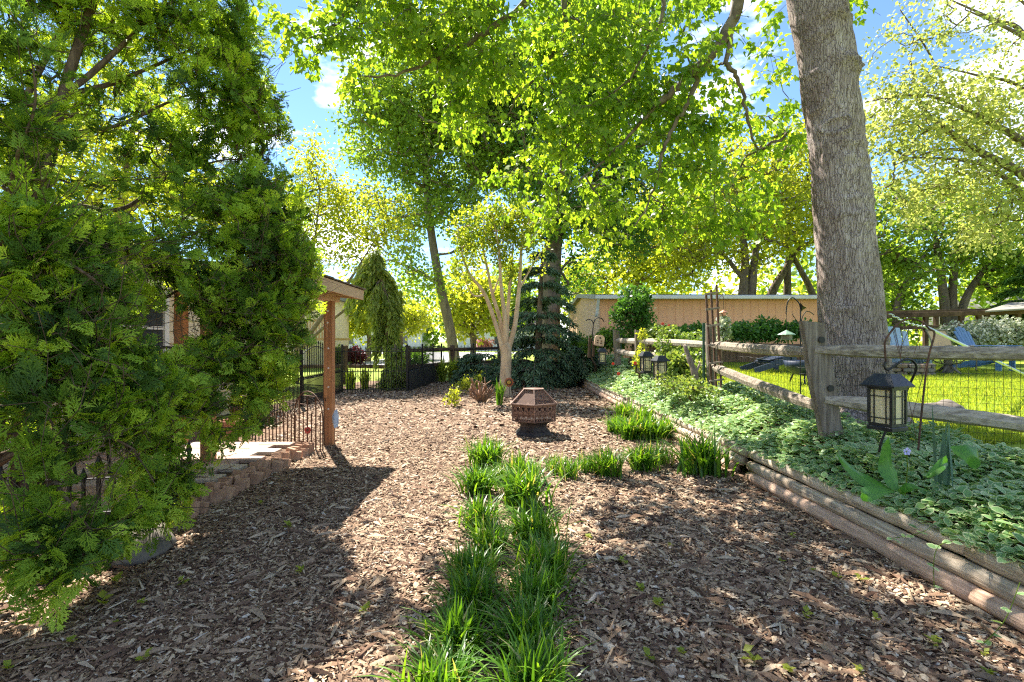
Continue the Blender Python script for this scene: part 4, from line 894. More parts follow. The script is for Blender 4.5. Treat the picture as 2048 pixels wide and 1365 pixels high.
# ================================================================== BUILDINGS
def shed():
    # long low shed: front wall faces the camera, gable end on the left
    X0, X1, Y0, Y1, ZE, ZR, ZB = 3.17, 12.2, 18.0, 27.0, 3.06, 3.48, 0.6
    root = empty('shed', (X0, Y0, 0)); tag(root, 'long peach shed with low grey roof behind the ivy', 'shed'); o = Vector((X0, Y0, 0))
    def loc(p): return Vector(p) - o
    m = MB(); m.box(loc((X0 + .02, Y0 + .03, ZB)), loc((X1, Y1 - .03, ZE - .05))); m.build('wall', M['shed_gable'], root)
    n = 30; w = (X1 - X0) / n
    board = MB().box((0.003, 0, 0), (w - 0.003, 0.028, ZE - ZB - 0.02), bev=0.004).mesh('siding_board', M['shed_peach'])
    for k in range(n): link('siding_board', board, root, loc=loc((X0 + k * w, Y0, ZB)))
    ng = 36; wg = (Y1 - Y0) / ng
    for k in range(ng):
        yc = (k + .5) * wg; t = 1 - abs(yc / (Y1 - Y0) * 2 - 1); zt = ZE + (ZR - ZE) * t - 0.05
        MB().box((-0.025, k * wg + .006, ZB), (0.0, (k + 1) * wg - .006, zt)).build('gable_board', M['shed_gable'], root)
    r = MB(); ym = (Y0 + Y1) / 2; ov = .3
    a = [loc((x, y, z)) for x, y, z in [(X0 - .2, Y0 - ov, ZE), (X1, Y0 - ov, ZE), (X1, ym, ZR + .04), (X0 - .2, ym, ZR + .04), (X0 - .2, Y1 + ov, ZE), (X1, Y1 + ov, ZE)]]
    b = [p - Vector((0, 0, .07)) for p in a]
    r.add(a + b, [(0, 1, 2, 3), (3, 2, 5, 4), (7, 6, 9, 8), (8, 9, 10, 11), (0, 6, 7, 1), (0, 3, 9, 6), (3, 4, 10, 9), (4, 5, 11, 10), (1, 7, 8, 2), (2, 8, 11, 5)])
    rf = r.build('roof', M['roof_grey'], root)
    nr = 60
    rib = MB().beam((0, 0, 0), (0, ym - Y0 + ov, ZR - ZE + .04), .03, .03).mesh('roof_rib', M['roof_grey'])
    for k in range(nr): link('roof_rib', rib, rf, loc=a[0] + Vector((0.05 + k * (X1 - X0) / nr, 0, .014)))
    g = MB().box(loc((X0 - .22, Y0 - ov - .11, ZE - .13)), loc((X1, Y0 - ov - .003, ZE + .0)), bev=.02).build('gutter', M['white_trim'], root)
    MB().tube([loc((X0 - .1, Y0 - .3, ZE - .1)), loc((X0 - .1, Y0 - .16, ZE - .3)), loc((X0 - .12, Y0 - .1, ZE - .6)), loc((X0 - .16, Y0 - .1, ZE - .75))], .05, 8).build('downspout', M['white_trim'], root, smooth=True)
    MB().beam(loc((X0 - .06, Y1 + .1, 0.3)), loc((X0 - .06, Y1 + .1, ZE)), .1, .1).build('corner_downspout', M['white_trim'], root)
    fb = MB(); fb.beam(loc((X0 - .215, Y0 - ov, ZE - .04)), loc((X0 - .215, ym, ZR)), .03, .16); fb.beam(loc((X0 - .215, ym, ZR)), loc((X0 - .215, Y1 + ov, ZE - .04)), .03, .16)
    fb.build('barge_board', M['grey_trim'], root)
shed()

def house():
    X = -5.6; Y0, Y1, ZT = 1.0, 10.2, 2.62
    root = empty('house', (X, Y0, 0)); tag(root, 'cream lap-sided house behind the arborvitae and porch', 'house')
    MB().box((-4.0, 0, 0), (-.03, Y1 - Y0, ZT)).build('wall', M['house_cream'], root)
    bd = MB().add([(0, 0, 0), (.022, 0, 0), (.006, 0, .19), (0, 0, .19), (0, Y1 - Y0, 0), (.022, Y1 - Y0, 0), (.006, Y1 - Y0, .19), (0, Y1 - Y0, .19)],
                  [(0, 1, 2, 3), (7, 6, 5, 4), (1, 5, 6, 2), (0, 4, 5, 1), (3, 2, 6, 7)]).mesh('siding_board', M['house_cream'])
    for k in range(13): link('siding_board', bd, root, loc=(-.03, 0, .1 + k * .188))
    for y in (3.2, 6.0):
        w = empty('window', (0.0, y, 1.0)); w.parent = root
        MB().box((-.025, -.02, -.02), (.012, 1.02, 1.32)).build('pane', M['window_glass'], w)
        f = MB()
        for lo, hi in (((-.02, -.1, -.1), (.05, 0, 1.4)), ((-.02, 1.0, -.1), (.05, 1.1, 1.4)), ((-.02, .002, -.1), (.048, .998, 0)), ((-.02, .002, 1.3), (.048, .998, 1.4)), ((-.02, .002, .63), (.04, .998, .68))): f.box(lo, hi)
        f.build('frame', M['white_trim'], w)
    MB().box((-6.0, -3.0, 2.0), (-.034, 4.1, 7.4)).build('added_shade_storey', M['house_cream'], root)  # storey added mostly out of view, raised to shade the ground at lower left
    rf = MB(); rf.box((-4.6, -.4, 0), (.45, Y1 - Y0 + .4, .12), Matrix.Translation((0, 0, ZT + .1)) @ Matrix.Rotation(R(12), 4, 'Y')); rf.build('roof', M['shingle'], root)
    MB().box((.40, -.4, ZT - .1), (.46, Y1 - Y0 + .4, ZT + .06)).build('fascia', M['tan_paint'], root)
house()

def porch():
    # lean-to porch roof whose corner and brown post show right of the arborvitae
    root = empty('porch_roof', (-2.5, 6.9, 0)); tag(root, 'tan porch roof corner on brown posts beside the arborvitae', 'porch'); o = Vector((-2.5, 6.9, 0))
    def L(p): return Vector(p) - o
    XE, XH, Y0, Y1 = -2.16, -5.5, 5.35, 7.15; ZE, ZH = 2.17, 2.5
    sl = (ZH - ZE) / (XE - XH)
    dk = MB(); a = [L(p) for p in ((XE, Y0, ZE), (XE, Y1, ZE), (XH, Y1, ZH), (XH, Y0, ZH))]; b = [p - Vector((0, 0, .03)) for p in a]
    dk.add(a + b, [(0, 1, 2, 3), (7, 6, 5, 4), (0, 4, 5, 1), (1, 5, 6, 2), (2, 6, 7, 3), (3, 7, 4, 0)]); dk.build('roof_deck', M['tan_paint'], root)
    MB().box(L((XE + .002, Y0, ZE - .13)), L((XE + .03, Y1 + .02, ZE + .004))).build('fascia', M['tan_paint'], root)
    fb = MB(); fb.beam(L((XE + .03, Y1 + .015, ZE - .062)), L((XH, Y1 + .015, ZH - .062)), .028, .13); fb.build('barge_board', M['tan_paint'], root)
    sh = empty('shingles', (0, 0, 0)); sh.parent = root
    ns = 13; w = (Y1 - Y0 + .06) / ns
    for row in range(10):
        x = XE + .05 - row * .33
        for k in range(ns):
            th = .012 + rng.uniform(0, .006)
            me = MB(); j = rng.uniform(-.012, .012)
            z0 = ZE + (XE - x) * sl + .02
            me.add([L(p) for p in ((x + j, Y0 + k * w + .004, z0), (x + j, Y0 + (k + 1) * w - .004, z0), (x - .36, Y0 + (k + 1) * w - .004, z0 + .36 * sl - .008), (x - .36, Y0 + k * w + .004, z0 + .36 * sl - .008),
                                   (x + j, Y0 + k * w + .004, z0 + th), (x + j, Y0 + (k + 1) * w - .004, z0 + th), (x - .36, Y0 + (k + 1) * w - .004, z0 + .36 * sl), (x - .36, Y0 + k * w + .004, z0 + .36 * sl))],
                   [(3, 2, 1, 0), (4, 5, 6, 7), (0, 1, 5, 4), (1, 2, 6, 5), (3, 0, 4, 7)])
            me.build('shingle', M['shingle'], sh)
    MB().box(L((-2.59, Y0 + .1, 2.0)), L((-2.45, Y1 - .02, 2.135)), bev=.006).build('beam', M['tan_paint'], root)
    for k in range(4):
        y = Y0 + .15 + k * .5
        MB().beam(L((XE, y, ZE - .085)), L((XH, y, ZH - .085)), .045, .1).build('rafter', M['tan_paint'], root)
    hole = MB().tube([(0, .012, 0), (0, -.006, 0)], .012, 8).mesh('bolt', M['white_trim'])
    for (x, y, vis) in ((-2.52, 6.9, True), (-4.3, 6.5, False), (-3.4, 5.6, False)):
        zt = 2.0 if vis else ZE + (XE - x) * sl - .14
        p = MB().box(L((x - .058, y - .058, -.1)), L((x + .058, y + .058, zt)), bev=.008).build('post', M['cedar_post'], root)
        if vis:
            for z in (1.86, 1.7, 1.35, 1.08, .82, .52): link('bolt', hole, p, loc=L((x + .005 + rng.uniform(-.006, .006), y - .059, z)))
            hk = MB().tube([L((x - .045, y - .075, .02)), L((x - .045, y - .085, .5)), L((x - .045, y - .09, .66)), L((x - .02, y - .1, .68)), L((x - .02, y - .09, .63))], .006, 6)
            hk.build('gate_rod', M['black_iron'], p)
porch()

def far_house():
    root = empty('far_house', (-13, 27, 0)); tag(root, 'cream far house with raised timber deck seen left of the porch post', 'house')
    MB().box((-3, 0, 0), (1.9, 7, 4.0)).build('wall', M['house_cream'], root)
    r = MB(); r.add([(-3.4, -.4, 4.0), (2.3, -.4, 4.0), (2.3, 7.4, 4.0), (-3.4, 7.4, 4.0), (-3.4, 3.5, 4.9), (2.3, 3.5, 4.9)], [(0, 1, 5, 4), (2, 3, 4, 5), (1, 2, 5), (3, 0, 4), (3, 2, 1, 0)]); r.build('roof', M['roof_grey'], root)
    for x in (-1.6, .6): 
        w = MB().box((x, -.04, 2.6), (x + .9, .02, 3.9)).build('window', M['window_glass'], root)
        f = MB()
        for lo, hi in (((x - .1, -.06, 2.5), (x, .02, 4.0)), ((x + .9, -.06, 2.5), (x + 1, .02, 4.0)), ((x + .002, -.058, 3.9), (x + .898, .02, 4.0)), ((x + .002, -.058, 2.5), (x + .898, .02, 2.6))): f.box(lo, hi)
        f.build('frame', M['white_trim'], w)
    d = empty('deck', (2.0, -1.6, 1.6)); d.parent = root
    MB().box((0, 0, -.12), (2.0, 2.4, 0)).build('deck_floor', M['deck_wood'], d)
    MB().box((0, -.03, .86), (2.0, .03, .95)).build('handrail', M['deck_wood'], d)
    for x in (.06, 1.9): MB().box((x - .07, .02, -1.6), (x + .07, .16, .95)).build('deck_post', M['deck_wood'], d)
    bal = MB().box((-.025, -.025, 0), (.025, .025, .86)).mesh('baluster', M['deck_wood'])
    for k in range(12): link('baluster', bal, d, loc=(.15 + k * .15, 0, 0))
far_house()
def street_house(name, label, x, y, w, mat, rmat):
    root = empty(name, (x, y, 0)); tag(root, label, 'house')
    MB().box((0, 0, 0), (w, 8, 2.9)).build('wall', M[mat], root)
    r = MB(); r.add([(-.5, -.5, 2.9), (w + .5, -.5, 2.9), (w + .5, 8.5, 2.9), (-.5, 8.5, 2.9), (-.5, 4, 5.2), (w + .5, 4, 5.2)], [(0, 1, 5, 4), (2, 3, 4, 5), (1, 2, 5), (3, 0, 4), (3, 2, 1, 0)]); r.build('roof', M[rmat], root)
    for k in range(3):
        wd = MB().box((w * (.15 + .3 * k), -.05, 1.0), (w * (.15 + .3 * k) + 1.2, .02, 2.2)).build('window', M['window_glass'], root)
street_house('street_house', 'low white house far across the street behind the weeping conifer', -26, 72, 13, 'white_trim', 'roof_grey')
street_house('street_house', 'low pale house far across the street behind the oak trunk', -8, 74, 12, 'white_trim', 'shingle')
street_house('neighbour_house', 'white neighbouring house glimpsed beyond the arbor on the right', 38, 38, 12, 'white_trim', 'roof_grey')

# ================================================================== FENCES
def split_rail():
    root = empty('split_rail_fence', (2.95, 4.7, .45)); tag(root, 'weathered grey split rail fence beside the variegated ground cover', 'fence'); o = root.location.copy()
    def post(pb, pt, w, d, holes=()):
        a, b = Vector(pb) - o, Vector(pt) - o
        m = MB(); n = 9; prev = None
        ax = (b - a).normalized(); x = Vector((1, 0, 0)); x = (x - ax * x.dot(ax)).normalized(); y = ax.cross(x)
        ring0 = [(-w, -d * .8), (-w * .3, -d), (w * .8, -d), (w, -d * .5), (w, d * .8), (w * .5, d), (-w * .8, d), (-w, d * .5)]
        V = []; F = []
        for i in range(n + 1):
            f = i / n; c = a + (b - a) * f; s = 1 + .06 * math.sin(f * 7 + w * 40)
            tz = .0 if i < n else 1
            for (u, v) in ring0: V.append(c + x * u * s + y * v * s + (ax * (-.03 * u / w) if tz else Vector((0, 0, 0))))
        for i in range(n):
            for k in range(8):
                k2 = (k + 1) % 8; F.append((i*8+k, i*8+k2, (i+1)*8+k2, (i+1)*8+k))
        F += [tuple(range(n*8, n*8+8))]
        m.add(V, F); p = m.build('post', M['post_wood'], root)
        for (hx, hy, hY) in holes:
            c = P(hx, hy, hY) - o
            MB().lathe([(.02, -.004), (.03, .0), (.03, .01)], 10, Matrix.Translation((c.x, c.y, c.z)) @ Matrix.Rotation(R(90), 4, 'X')).build('mortise', M['black_iron'], p)
    def rail(pa, pb, ha, hb, seed):
        a, b = Vector(pa) - o, Vector(pb) - o; n = 14; V = []; F = []
        r = random.Random(seed); ax = (b - a).normalized(); up = Vector((0, 0, 1)); y = (up - ax * up.dot(ax)).normalized(); x = ax.cross(y)
        prof = [(-.40, -.32), (-.1, -.5), (.36, -.34), (.45, .05), (.22, .42), (-.12, .5), (-.42, .2)]
        bend = r.uniform(-.02, .02)
        for i in range(n + 1):
            f = i / n; h = ha + (hb - ha) * f; e = min(1, .55 + 3.0 * min(f, 1 - f))
            c = a + (b - a) * f + y * (bend * math.sin(math.pi * f)) + x * r.uniform(-.004, .004)
            for (u, v) in prof: V.append(c + x * u * h * e * .85 + y * v * h * e * (1 + r.uniform(-.05, .05)))
        k7 = len(prof)
        for i in range(n):
            for k in range(k7):
                k2 = (k + 1) % k7; F.append((i*k7+k, i*k7+k2, (i+1)*k7+k2, (i+1)*k7+k))
        F += [tuple(range(k7 - 1, -1, -1)), tuple(range(n*k7, n*k7 + k7))]
        MB().add(V, F).build('rail', M['rail_wood'], root, smooth=False)
    post(P(1662, 870, 4.7), P(1622, 645, 4.7), .105, .06, [(1643, 680, 4.632), (1661, 777, 4.632)])
    post(P(1424, 800, 8.3), P(1421, 650, 8.3), .075, .06)
    post(P(1279, 745, 11.5), P(1277, 662, 11.5), .085, .07)
    post(P(1236, 730, 14), P(1232, 661, 14), .085, .07)
    post(P(2270, 880, 4.0), P(2265, 650, 4.0), .1, .06)
    rail(P(1628, 700, 4.66), P(2270, 708, 3.98), .125, .115, 1); rail(P(1648, 800, 4.66), P(2270, 884, 3.98), .14, .125, 2)
    rail(P(1420, 690, 8.25), P(1632, 706, 4.74), .13, .125, 3); rail(P(1422, 733, 8.25), P(1656, 822, 4.74), .15, .13, 4)
    rail(P(1278, 683, 11.45), P(1424, 691, 8.35), .14, .135, 5); rail(P(1276, 707, 11.45), P(1424, 735, 8.35), .15, .15, 6)
    rail(P(1233, 681, 13.95), P(1279, 683, 11.55), .14, .14, 7); rail(P(1233, 702, 13.95), P(1279, 711, 11.55), .14, .14, 8)
    # black plastic netting behind the rails
    nt = MB()
    def net(a, b, z0, z1, n, k, r):
        a, b = Vector(a), Vector(b)
        for i in range(n + 1):
            p = a.lerp(b, i / n); nt.tube([Vector((p.x, p.y, z0)) - o, Vector((p.x + rng.normal(0, .006), p.y, (z0 + z1) / 2)) - o, Vector((p.x, p.y, z1)) - o], r, 3, False)
        for j in range(k + 1):
            z = z0 + (z1 - z0) * j / k
            nt.tube([Vector((p.x, p.y, z + rng.normal(0, .004))) - o for p in (a.lerp(b, i / n) for i in range(n + 1))], r, 3, False)
    net((3.12, 4.82, 0), (5.2, 4.12, 0), .5, 1.36, 36, 13, .0016); net((3.35, 8.4, 0), (3.12, 4.86, 0), .5, 1.36, 50, 13, .0016)
    nt.build('netting', M['net'], root)
    MB().beam(P(1408, 800, 8.25) - o, P(1407, 646, 8.25) - o, .035, .03).build('green_stake', M['green_post'], root)
    MB().beam(P(1242, 712, 13.9) - o, P(1243, 664, 13.9) - o, .035, .03).build('green_stake', M['green_post'], root)
split_rail()

def picket_mesh(h, r, mat, tip=True, name='picket'):
    m = MB(); m.box((-r, -r, 0), (r, r, h))
    if tip: m.add([(-r*1.9, -r*1.9, h), (r*1.9, -r*1.9, h), (r*1.9, r*1.9, h), (-r*1.9, r*1.9, h), (0, 0, h + r*9), (0, 0, h - r*2)], [(0, 1, 4), (1, 2, 4), (2, 3, 4), (3, 0, 4), (1, 0, 5), (2, 1, 5), (3, 2, 5), (0, 3, 5)])
    return m.mesh(name, mat)
PK_TALL = picket_mesh(1.24, .008, M['black_iron']); PK_SHORT = picket_mesh(.62, .008, M['black_iron'])
def iron_run(label, a, b, posts, step=.14, short=True, arch=None):
    a, b = Vector(a), Vector(b); d = b - a; L = d.length; u = d.normalized()
    root = empty('iron_fence', a); tag(root, label, 'fence', 'black iron fence round the mulch garden')
    n = int(L / step)
    for k in range(n):
        p = u * (step * (k + .5)); q = link('picket', PK_TALL, root, loc=p)
        if arch and arch[0] < (k + .5) * step < arch[1]:
            f = ((k + .5) * step - arch[0]) / (arch[1] - arch[0]); q.scale = (1, 1, 1 + .13 * math.sin(math.pi * f))
        if short: link('short_picket', PK_SHORT, root, loc=u * (step * (k + 1)))
    for z in (.1, .6, 1.16):
        if z == 1.16 and arch:
            m = MB(); pts = [u * (L * i / 40) + Vector((0, 0, z + .16 * (math.sin(math.pi * (L * i / 40 - arch[0]) / (arch[1] - arch[0])) if arch[0] < L * i / 40 < arch[1] else 0))) for i in range(41)]
            m.tube(pts, .011, 5).build('rail', M['black_iron'], root)
        else: MB().beam(Vector((0, 0, z)), u * L + Vector((0, 0, z)), .016, .022).build('rail', M['black_iron'], root)
    pm = MB().box((-.028, -.028, 0), (.028, .028, 1.3), bev=.004).lathe([(.03, 1.3), (.036, 1.33), (.02, 1.36), (.002, 1.37)], 8).mesh('fence_post', M['black_iron'])
    for f in posts: link('fence_post', pm, root, loc=u * (L * f))
    return root, u, L
C0, C1, C2, C3, C4 = Vector((-4.55, 8.6, 0)), Vector((-4.72, 13.9, 0)), Vector((-2.98, 14.2, 0)), Vector((-2.62, 18.6, 0)), Vector((-.55, 19.6, 0))
iron_run('black iron fence section with arched gate running beside the porch post', C0, C1, (.45, .78, 1.0), arch=(2.45, 4.1))
iron_run('black iron fence section before the weeping conifer', C1, C2, (1.0,))
root3, u3, L3 = iron_run('black iron fence section with dark solid panels along its foot', C2, C3, (.38, .7, 1.0))
iron_run('black iron fence section behind the strappy leaves and pruned stump', C3, C4, (.55, 1.0))
for k, (f0, f1) in enumerate(((.02, .37), (.39, .69), (.71, .99))):
    MB().beam(u3 * (L3 * f0) + Vector((.03, 0, .31)), u3 * (L3 * f1) + Vector((.03, 0, .31)), .02, .56, bev=.004).build('dark_panel', M['dark_panel'], root3)

def far_rails():
    root = empty('far_rail_fence', (-7, 17.0, 0)); tag(root, 'dark brown split rail fence behind the black iron fence', 'fence'); o = root.location.copy()
    pts = [P(560, 700, 16.2), P(690, 700, 16.6), P(815, 700, 16.2), P(905, 700, 18.4), P(1000, 695, 21.0)]
    for k, p in enumerate(pts):
        MB().box((p.x - o.x - .08, p.y - o.y - .06, 0), (p.x - o.x + .08, p.y - o.y + .06, 1.3), bev=.01).build('post', M['far_rail_wood'], root)
    for i in range(4):
        a, b = pts[i] - o, pts[i + 1] - o
        for z in (.62, 1.14):
            if i == 0 and z > 1: continue
            if i == 1 and z > 1: continue
            MB().beam((a.x, a.y, z), (b.x, b.y, z + rng.uniform(-.03, .03)), .11, .12, bev=.025).build('rail', M['far_rail_wood'], root)
far_rails()

def border_fence():
    # rusty wire border fence with an arched end panel at the porch post
    root = empty('border_fence', (-2.44, 6.45, 0)); tag(root, 'low rusty wire border fence with arched end panel by the porch post', 'fence')
    u = Vector((-.80, .60, 0)).normalized(); L = 2.6
    pk = picket_mesh(.40, .006, M['rust_iron']); pk2 = picket_mesh(.46, .006, M['rust_iron']); tall = picket_mesh(.66, .007, M['rust_iron'])
    n = 26
    for k in range(n):
        x = .06 + k * .1
        arch = x < .66
        me = tall if (arch and k % 2 == 1) or k in (9, 17, 24) else (pk2 if arch else pk)
        link('picket', me, root, loc=u * x)
    for z in (.1, .36): MB().tube([Vector((0, 0, z)) + u * .02, Vector((0, 0, z)) + u * L], .005, 5).build('rail', M['rust_iron'], root)
    MB().tube([Vector((0, 0, .60)) + u * .35, Vector((0, 0, .60)) + u * L], .005, 5).build('rail', M['rust_iron'], root)
    pts = [u * (.34 - .34 * math.cos(math.pi * t)) + Vector((0, 0, .44 + .34 * math.sin(math.pi * t))) for t in np.linspace(0, 1, 17)]
    MB().tube([Vector((0, 0, 0)) + u * 0.0] + pts + [u * .68], .008, 6).build('arch', M['rust_iron'], root)
    MB().tube([u * .18 + Vector((0, 0, .72)), u * .5 + Vector((0, 0, .72))], .005, 5).build('arch_bar', M['rust_iron'], root)
    f = empty('enamel_flower', root.location + u * .33 + Vector((0, -.03, .27))); tag(f, 'small red enamel flower fixed to the rusty arch', 'ornament')
    for k in range(8):
        a = TAU * k / 8; MB().lathe([(.002, -.004), (.018, 0), (.002, .004)], 8, Matrix.Translation((math.cos(a) * .03, 0, math.sin(a) * .03)) @ Matrix.Rotation(R(90), 4, 'X')).build('petal', M['red_enamel'], f)
    MB().lathe([(.002, -.008), (.02, 0), (.002, .008)], 10, Matrix.Rotation(R(90), 4, 'X')).build('flower_centre', M['rust_iron'], f)
border_fence()
def near_fence():
    root = empty('black_border_fence', (-2.64, 4.15, 0)); tag(root, 'low black iron border fence behind the hanging arborvitae branches', 'fence')
    pts = [Vector((0, 0, 0)), Vector((-.06, -.42, 0)), Vector((-.5, -.55, 0)), Vector((-1.6, -.6, 0))]
    pk = picket_mesh(.46, .009, M['black_iron']); pt = picket_mesh(.55, .010, M['black_iron'])
    for i in range(3):
        a, b = pts[i], pts[i + 1]; L = (b - a).length; n = max(2, int(L / .09))
        for k in range(n): link('picket', pt if k % 3 == 0 else pk, root, loc=a.lerp(b, (k + .5) / n))
        for z in (.2, .45): MB().tube([a + Vector((0, 0, z)), b + Vector((0, 0, z))], .007, 5).build('rail', M['black_iron'], root)
near_fence()

# ================================================================== LOG BORDERS, PATIO
def logs():
    root = empty('log_border', (2.4, 2.0, 0)); tag(root, 'long border of stacked round grey logs holding back the ground cover', 'border'); o = root.location.copy()
    def log(a, b, r, mat, seed):
        a, b = Vector(a) - o, Vector(b) - o; n = 16; rd = random.Random(seed); V = []; F = []; m = 12
        d = (b - a).normalized(); x = d.cross(Vector((0, 0, 1))).normalized(); y = x.cross(d)
        for i in range(n + 1):
            f = i / n; c = a + (b - a) * f + x * rd.uniform(-.004, .004) + y * rd.uniform(-.003, .003); e = .9 if i in (0, n) else 1
            for k in range(m):
                t = TAU * k / m; q = r * e * (1 + .05 * math.sin(3 * t + f * 4 + seed) + rd.uniform(-.015, .015)); V.append(c + x * math.cos(t) * q + y * math.sin(t) * q * (.92))
        for i in range(n):
            for k in range(m):
                k2 = (k + 1) % m; F.append((i*m+k, i*m+k2, (i+1)*m+k2, (i+1)*m+k))
        F += [tuple(range(m - 1, -1, -1)), tuple(range(n*m, n*m + m))]
        MB().add(V, F).build('log', M[mat], root, smooth=True)
    def xe(y): return 2.56 - .035 * (y - 2.5) if y < 5.2 else 2.465 - .017 * (y - 5.2)
    def seg(y0, y1, z, dx, r, mat, s): log((xe(y0) + dx, y0, z), (xe(y1) + dx, y1, z + rng.uniform(-.006, .006)), r, mat, s)
    seg(.6, 2.72, .055, -.015, .062, 'log_red', 1); seg(2.725, 5.15, .055, -.015, .062, 'log_red', 2)
    seg(.6, 2.3, .15, .03, .058, 'log_wood', 3); seg(2.305, 5.22, .15, .03, .058, 'log_wood', 4)
    seg(.6, 2.86, .25, .09, .062, 'log_wood', 5); seg(2.865, 5.3, .25, .09, .06, 'log_wood', 6)
    y = 5.6
    for k, (y0, y1) in enumerate(((5.5, 8.05), (8.2, 10.9), (10.92, 13.6), (13.62, 17.5))):
        seg(y0, y1, .06, -.01, .065, 'log_red', 10 + k); seg(y0 - .1, y1 - .1, .155, .03, .06, 'log_wood', 20 + k); seg(y0 - .15, y1 - .12, .25, .07, .06, 'log_wood', 30 + k)
    r2 = empty('log_border', (1.5, 17.6, 0)); tag(r2, 'short far log border in front of the blue cedar', 'border')
    for k, (z, dy) in enumerate(((.06, 0), (.17, .02), (.27, .05))):
        MB().tube([(-1.2, dy, z), (-.4, dy + .01, z), (.62, dy, z)], .062, 10).build('log', M['log_wood' if k else 'log_red'], r2, smooth=True)
logs()
def patio():
    root = empty('patio', (-2.75, 4.0, 0)); tag(root, kind='structure')
    MB().box((-2.8, 0, -.02), (-.02, 2.62, .075)).build('patio_base', M['mulch_soil'], root)
    w, d = .40, .20
    me = [MB().box((.004, .004, 0), (w - .004, d - .004, .045), bev=.005).mesh('paver', M[k]) for k in ('paver', 'paver_pale')]
    for j in range(13):
        for i in range(7):
            x = -2.8 + i * w + (w / 2 if j % 2 else 0) - .1
            if x + w > .02: continue
            link('paver', me[int(rng.random() < .35)], root, loc=(x, j * d, .076 + rng.uniform(-.003, .003)))
    ed = empty('brick_edging', (-2.72, 4.0, 0)); tag(ed, 'jumbled row of upright and tilted bricks edging the sunlit patio', 'edging')
    bm = MB().box((-.05, -.032, -.1), (.05, .032, .1), bev=.005).mesh('brick', M['brick'])
    y = .02
    while y < 2.45:
        up = rng.random(); z = .005 + rng.uniform(-.02, .045)
        b = link('brick', bm, ed, loc=(.03 + rng.uniform(-.02, .02), y, z + .03), rot=(rng.normal(-.18, .2), rng.normal(.0, .12), R(90) * 0 + rng.normal(0, .15)))
        if up < .55: link('brick', bm, ed, loc=(.11 + rng.uniform(-.01, .02), y + .03, .03 + rng.uniform(-.03, .02)), rot=(rng.normal(-.2, .25), rng.normal(.1, .15), rng.normal(0, .2)))
        y += rng.uniform(.072, .105)
    link('brick', bm, ed, loc=(.05, 2.56, .05), rot=(R(90), .1, .5)); link('brick', bm, ed, loc=(-.15, 2.8, .05), rot=(R(80), .2, 1.1))
    for k, (x, y, s, lb) in enumerate(((-2.50, 3.35, 1.0, 'grey weathered stone lying under the arborvitae tips'), (-2.72, 3.1, .8, 'smaller grey stone at the arborvitae foot'))):
        st = MB(); prof = [(.02, -.02), (.13, 0), (.16, .07), (.12, .15), (.05, .19), (.005, .2)]
        st.lathe([(r * s, z * s) for r, z in prof], 9); st.v = [(p[0] * (1 + .2 * math.sin(p[2] * 30)), p[1] * 1.5 + p[2] * .3, p[2] + .02 * math.sin(p[0] * 40)) for p in st.v]
        tag(st.build('stone', M['grey_stone'], None, smooth=True, loc=(x, y, -.01)), lb, 'stone')
patio()

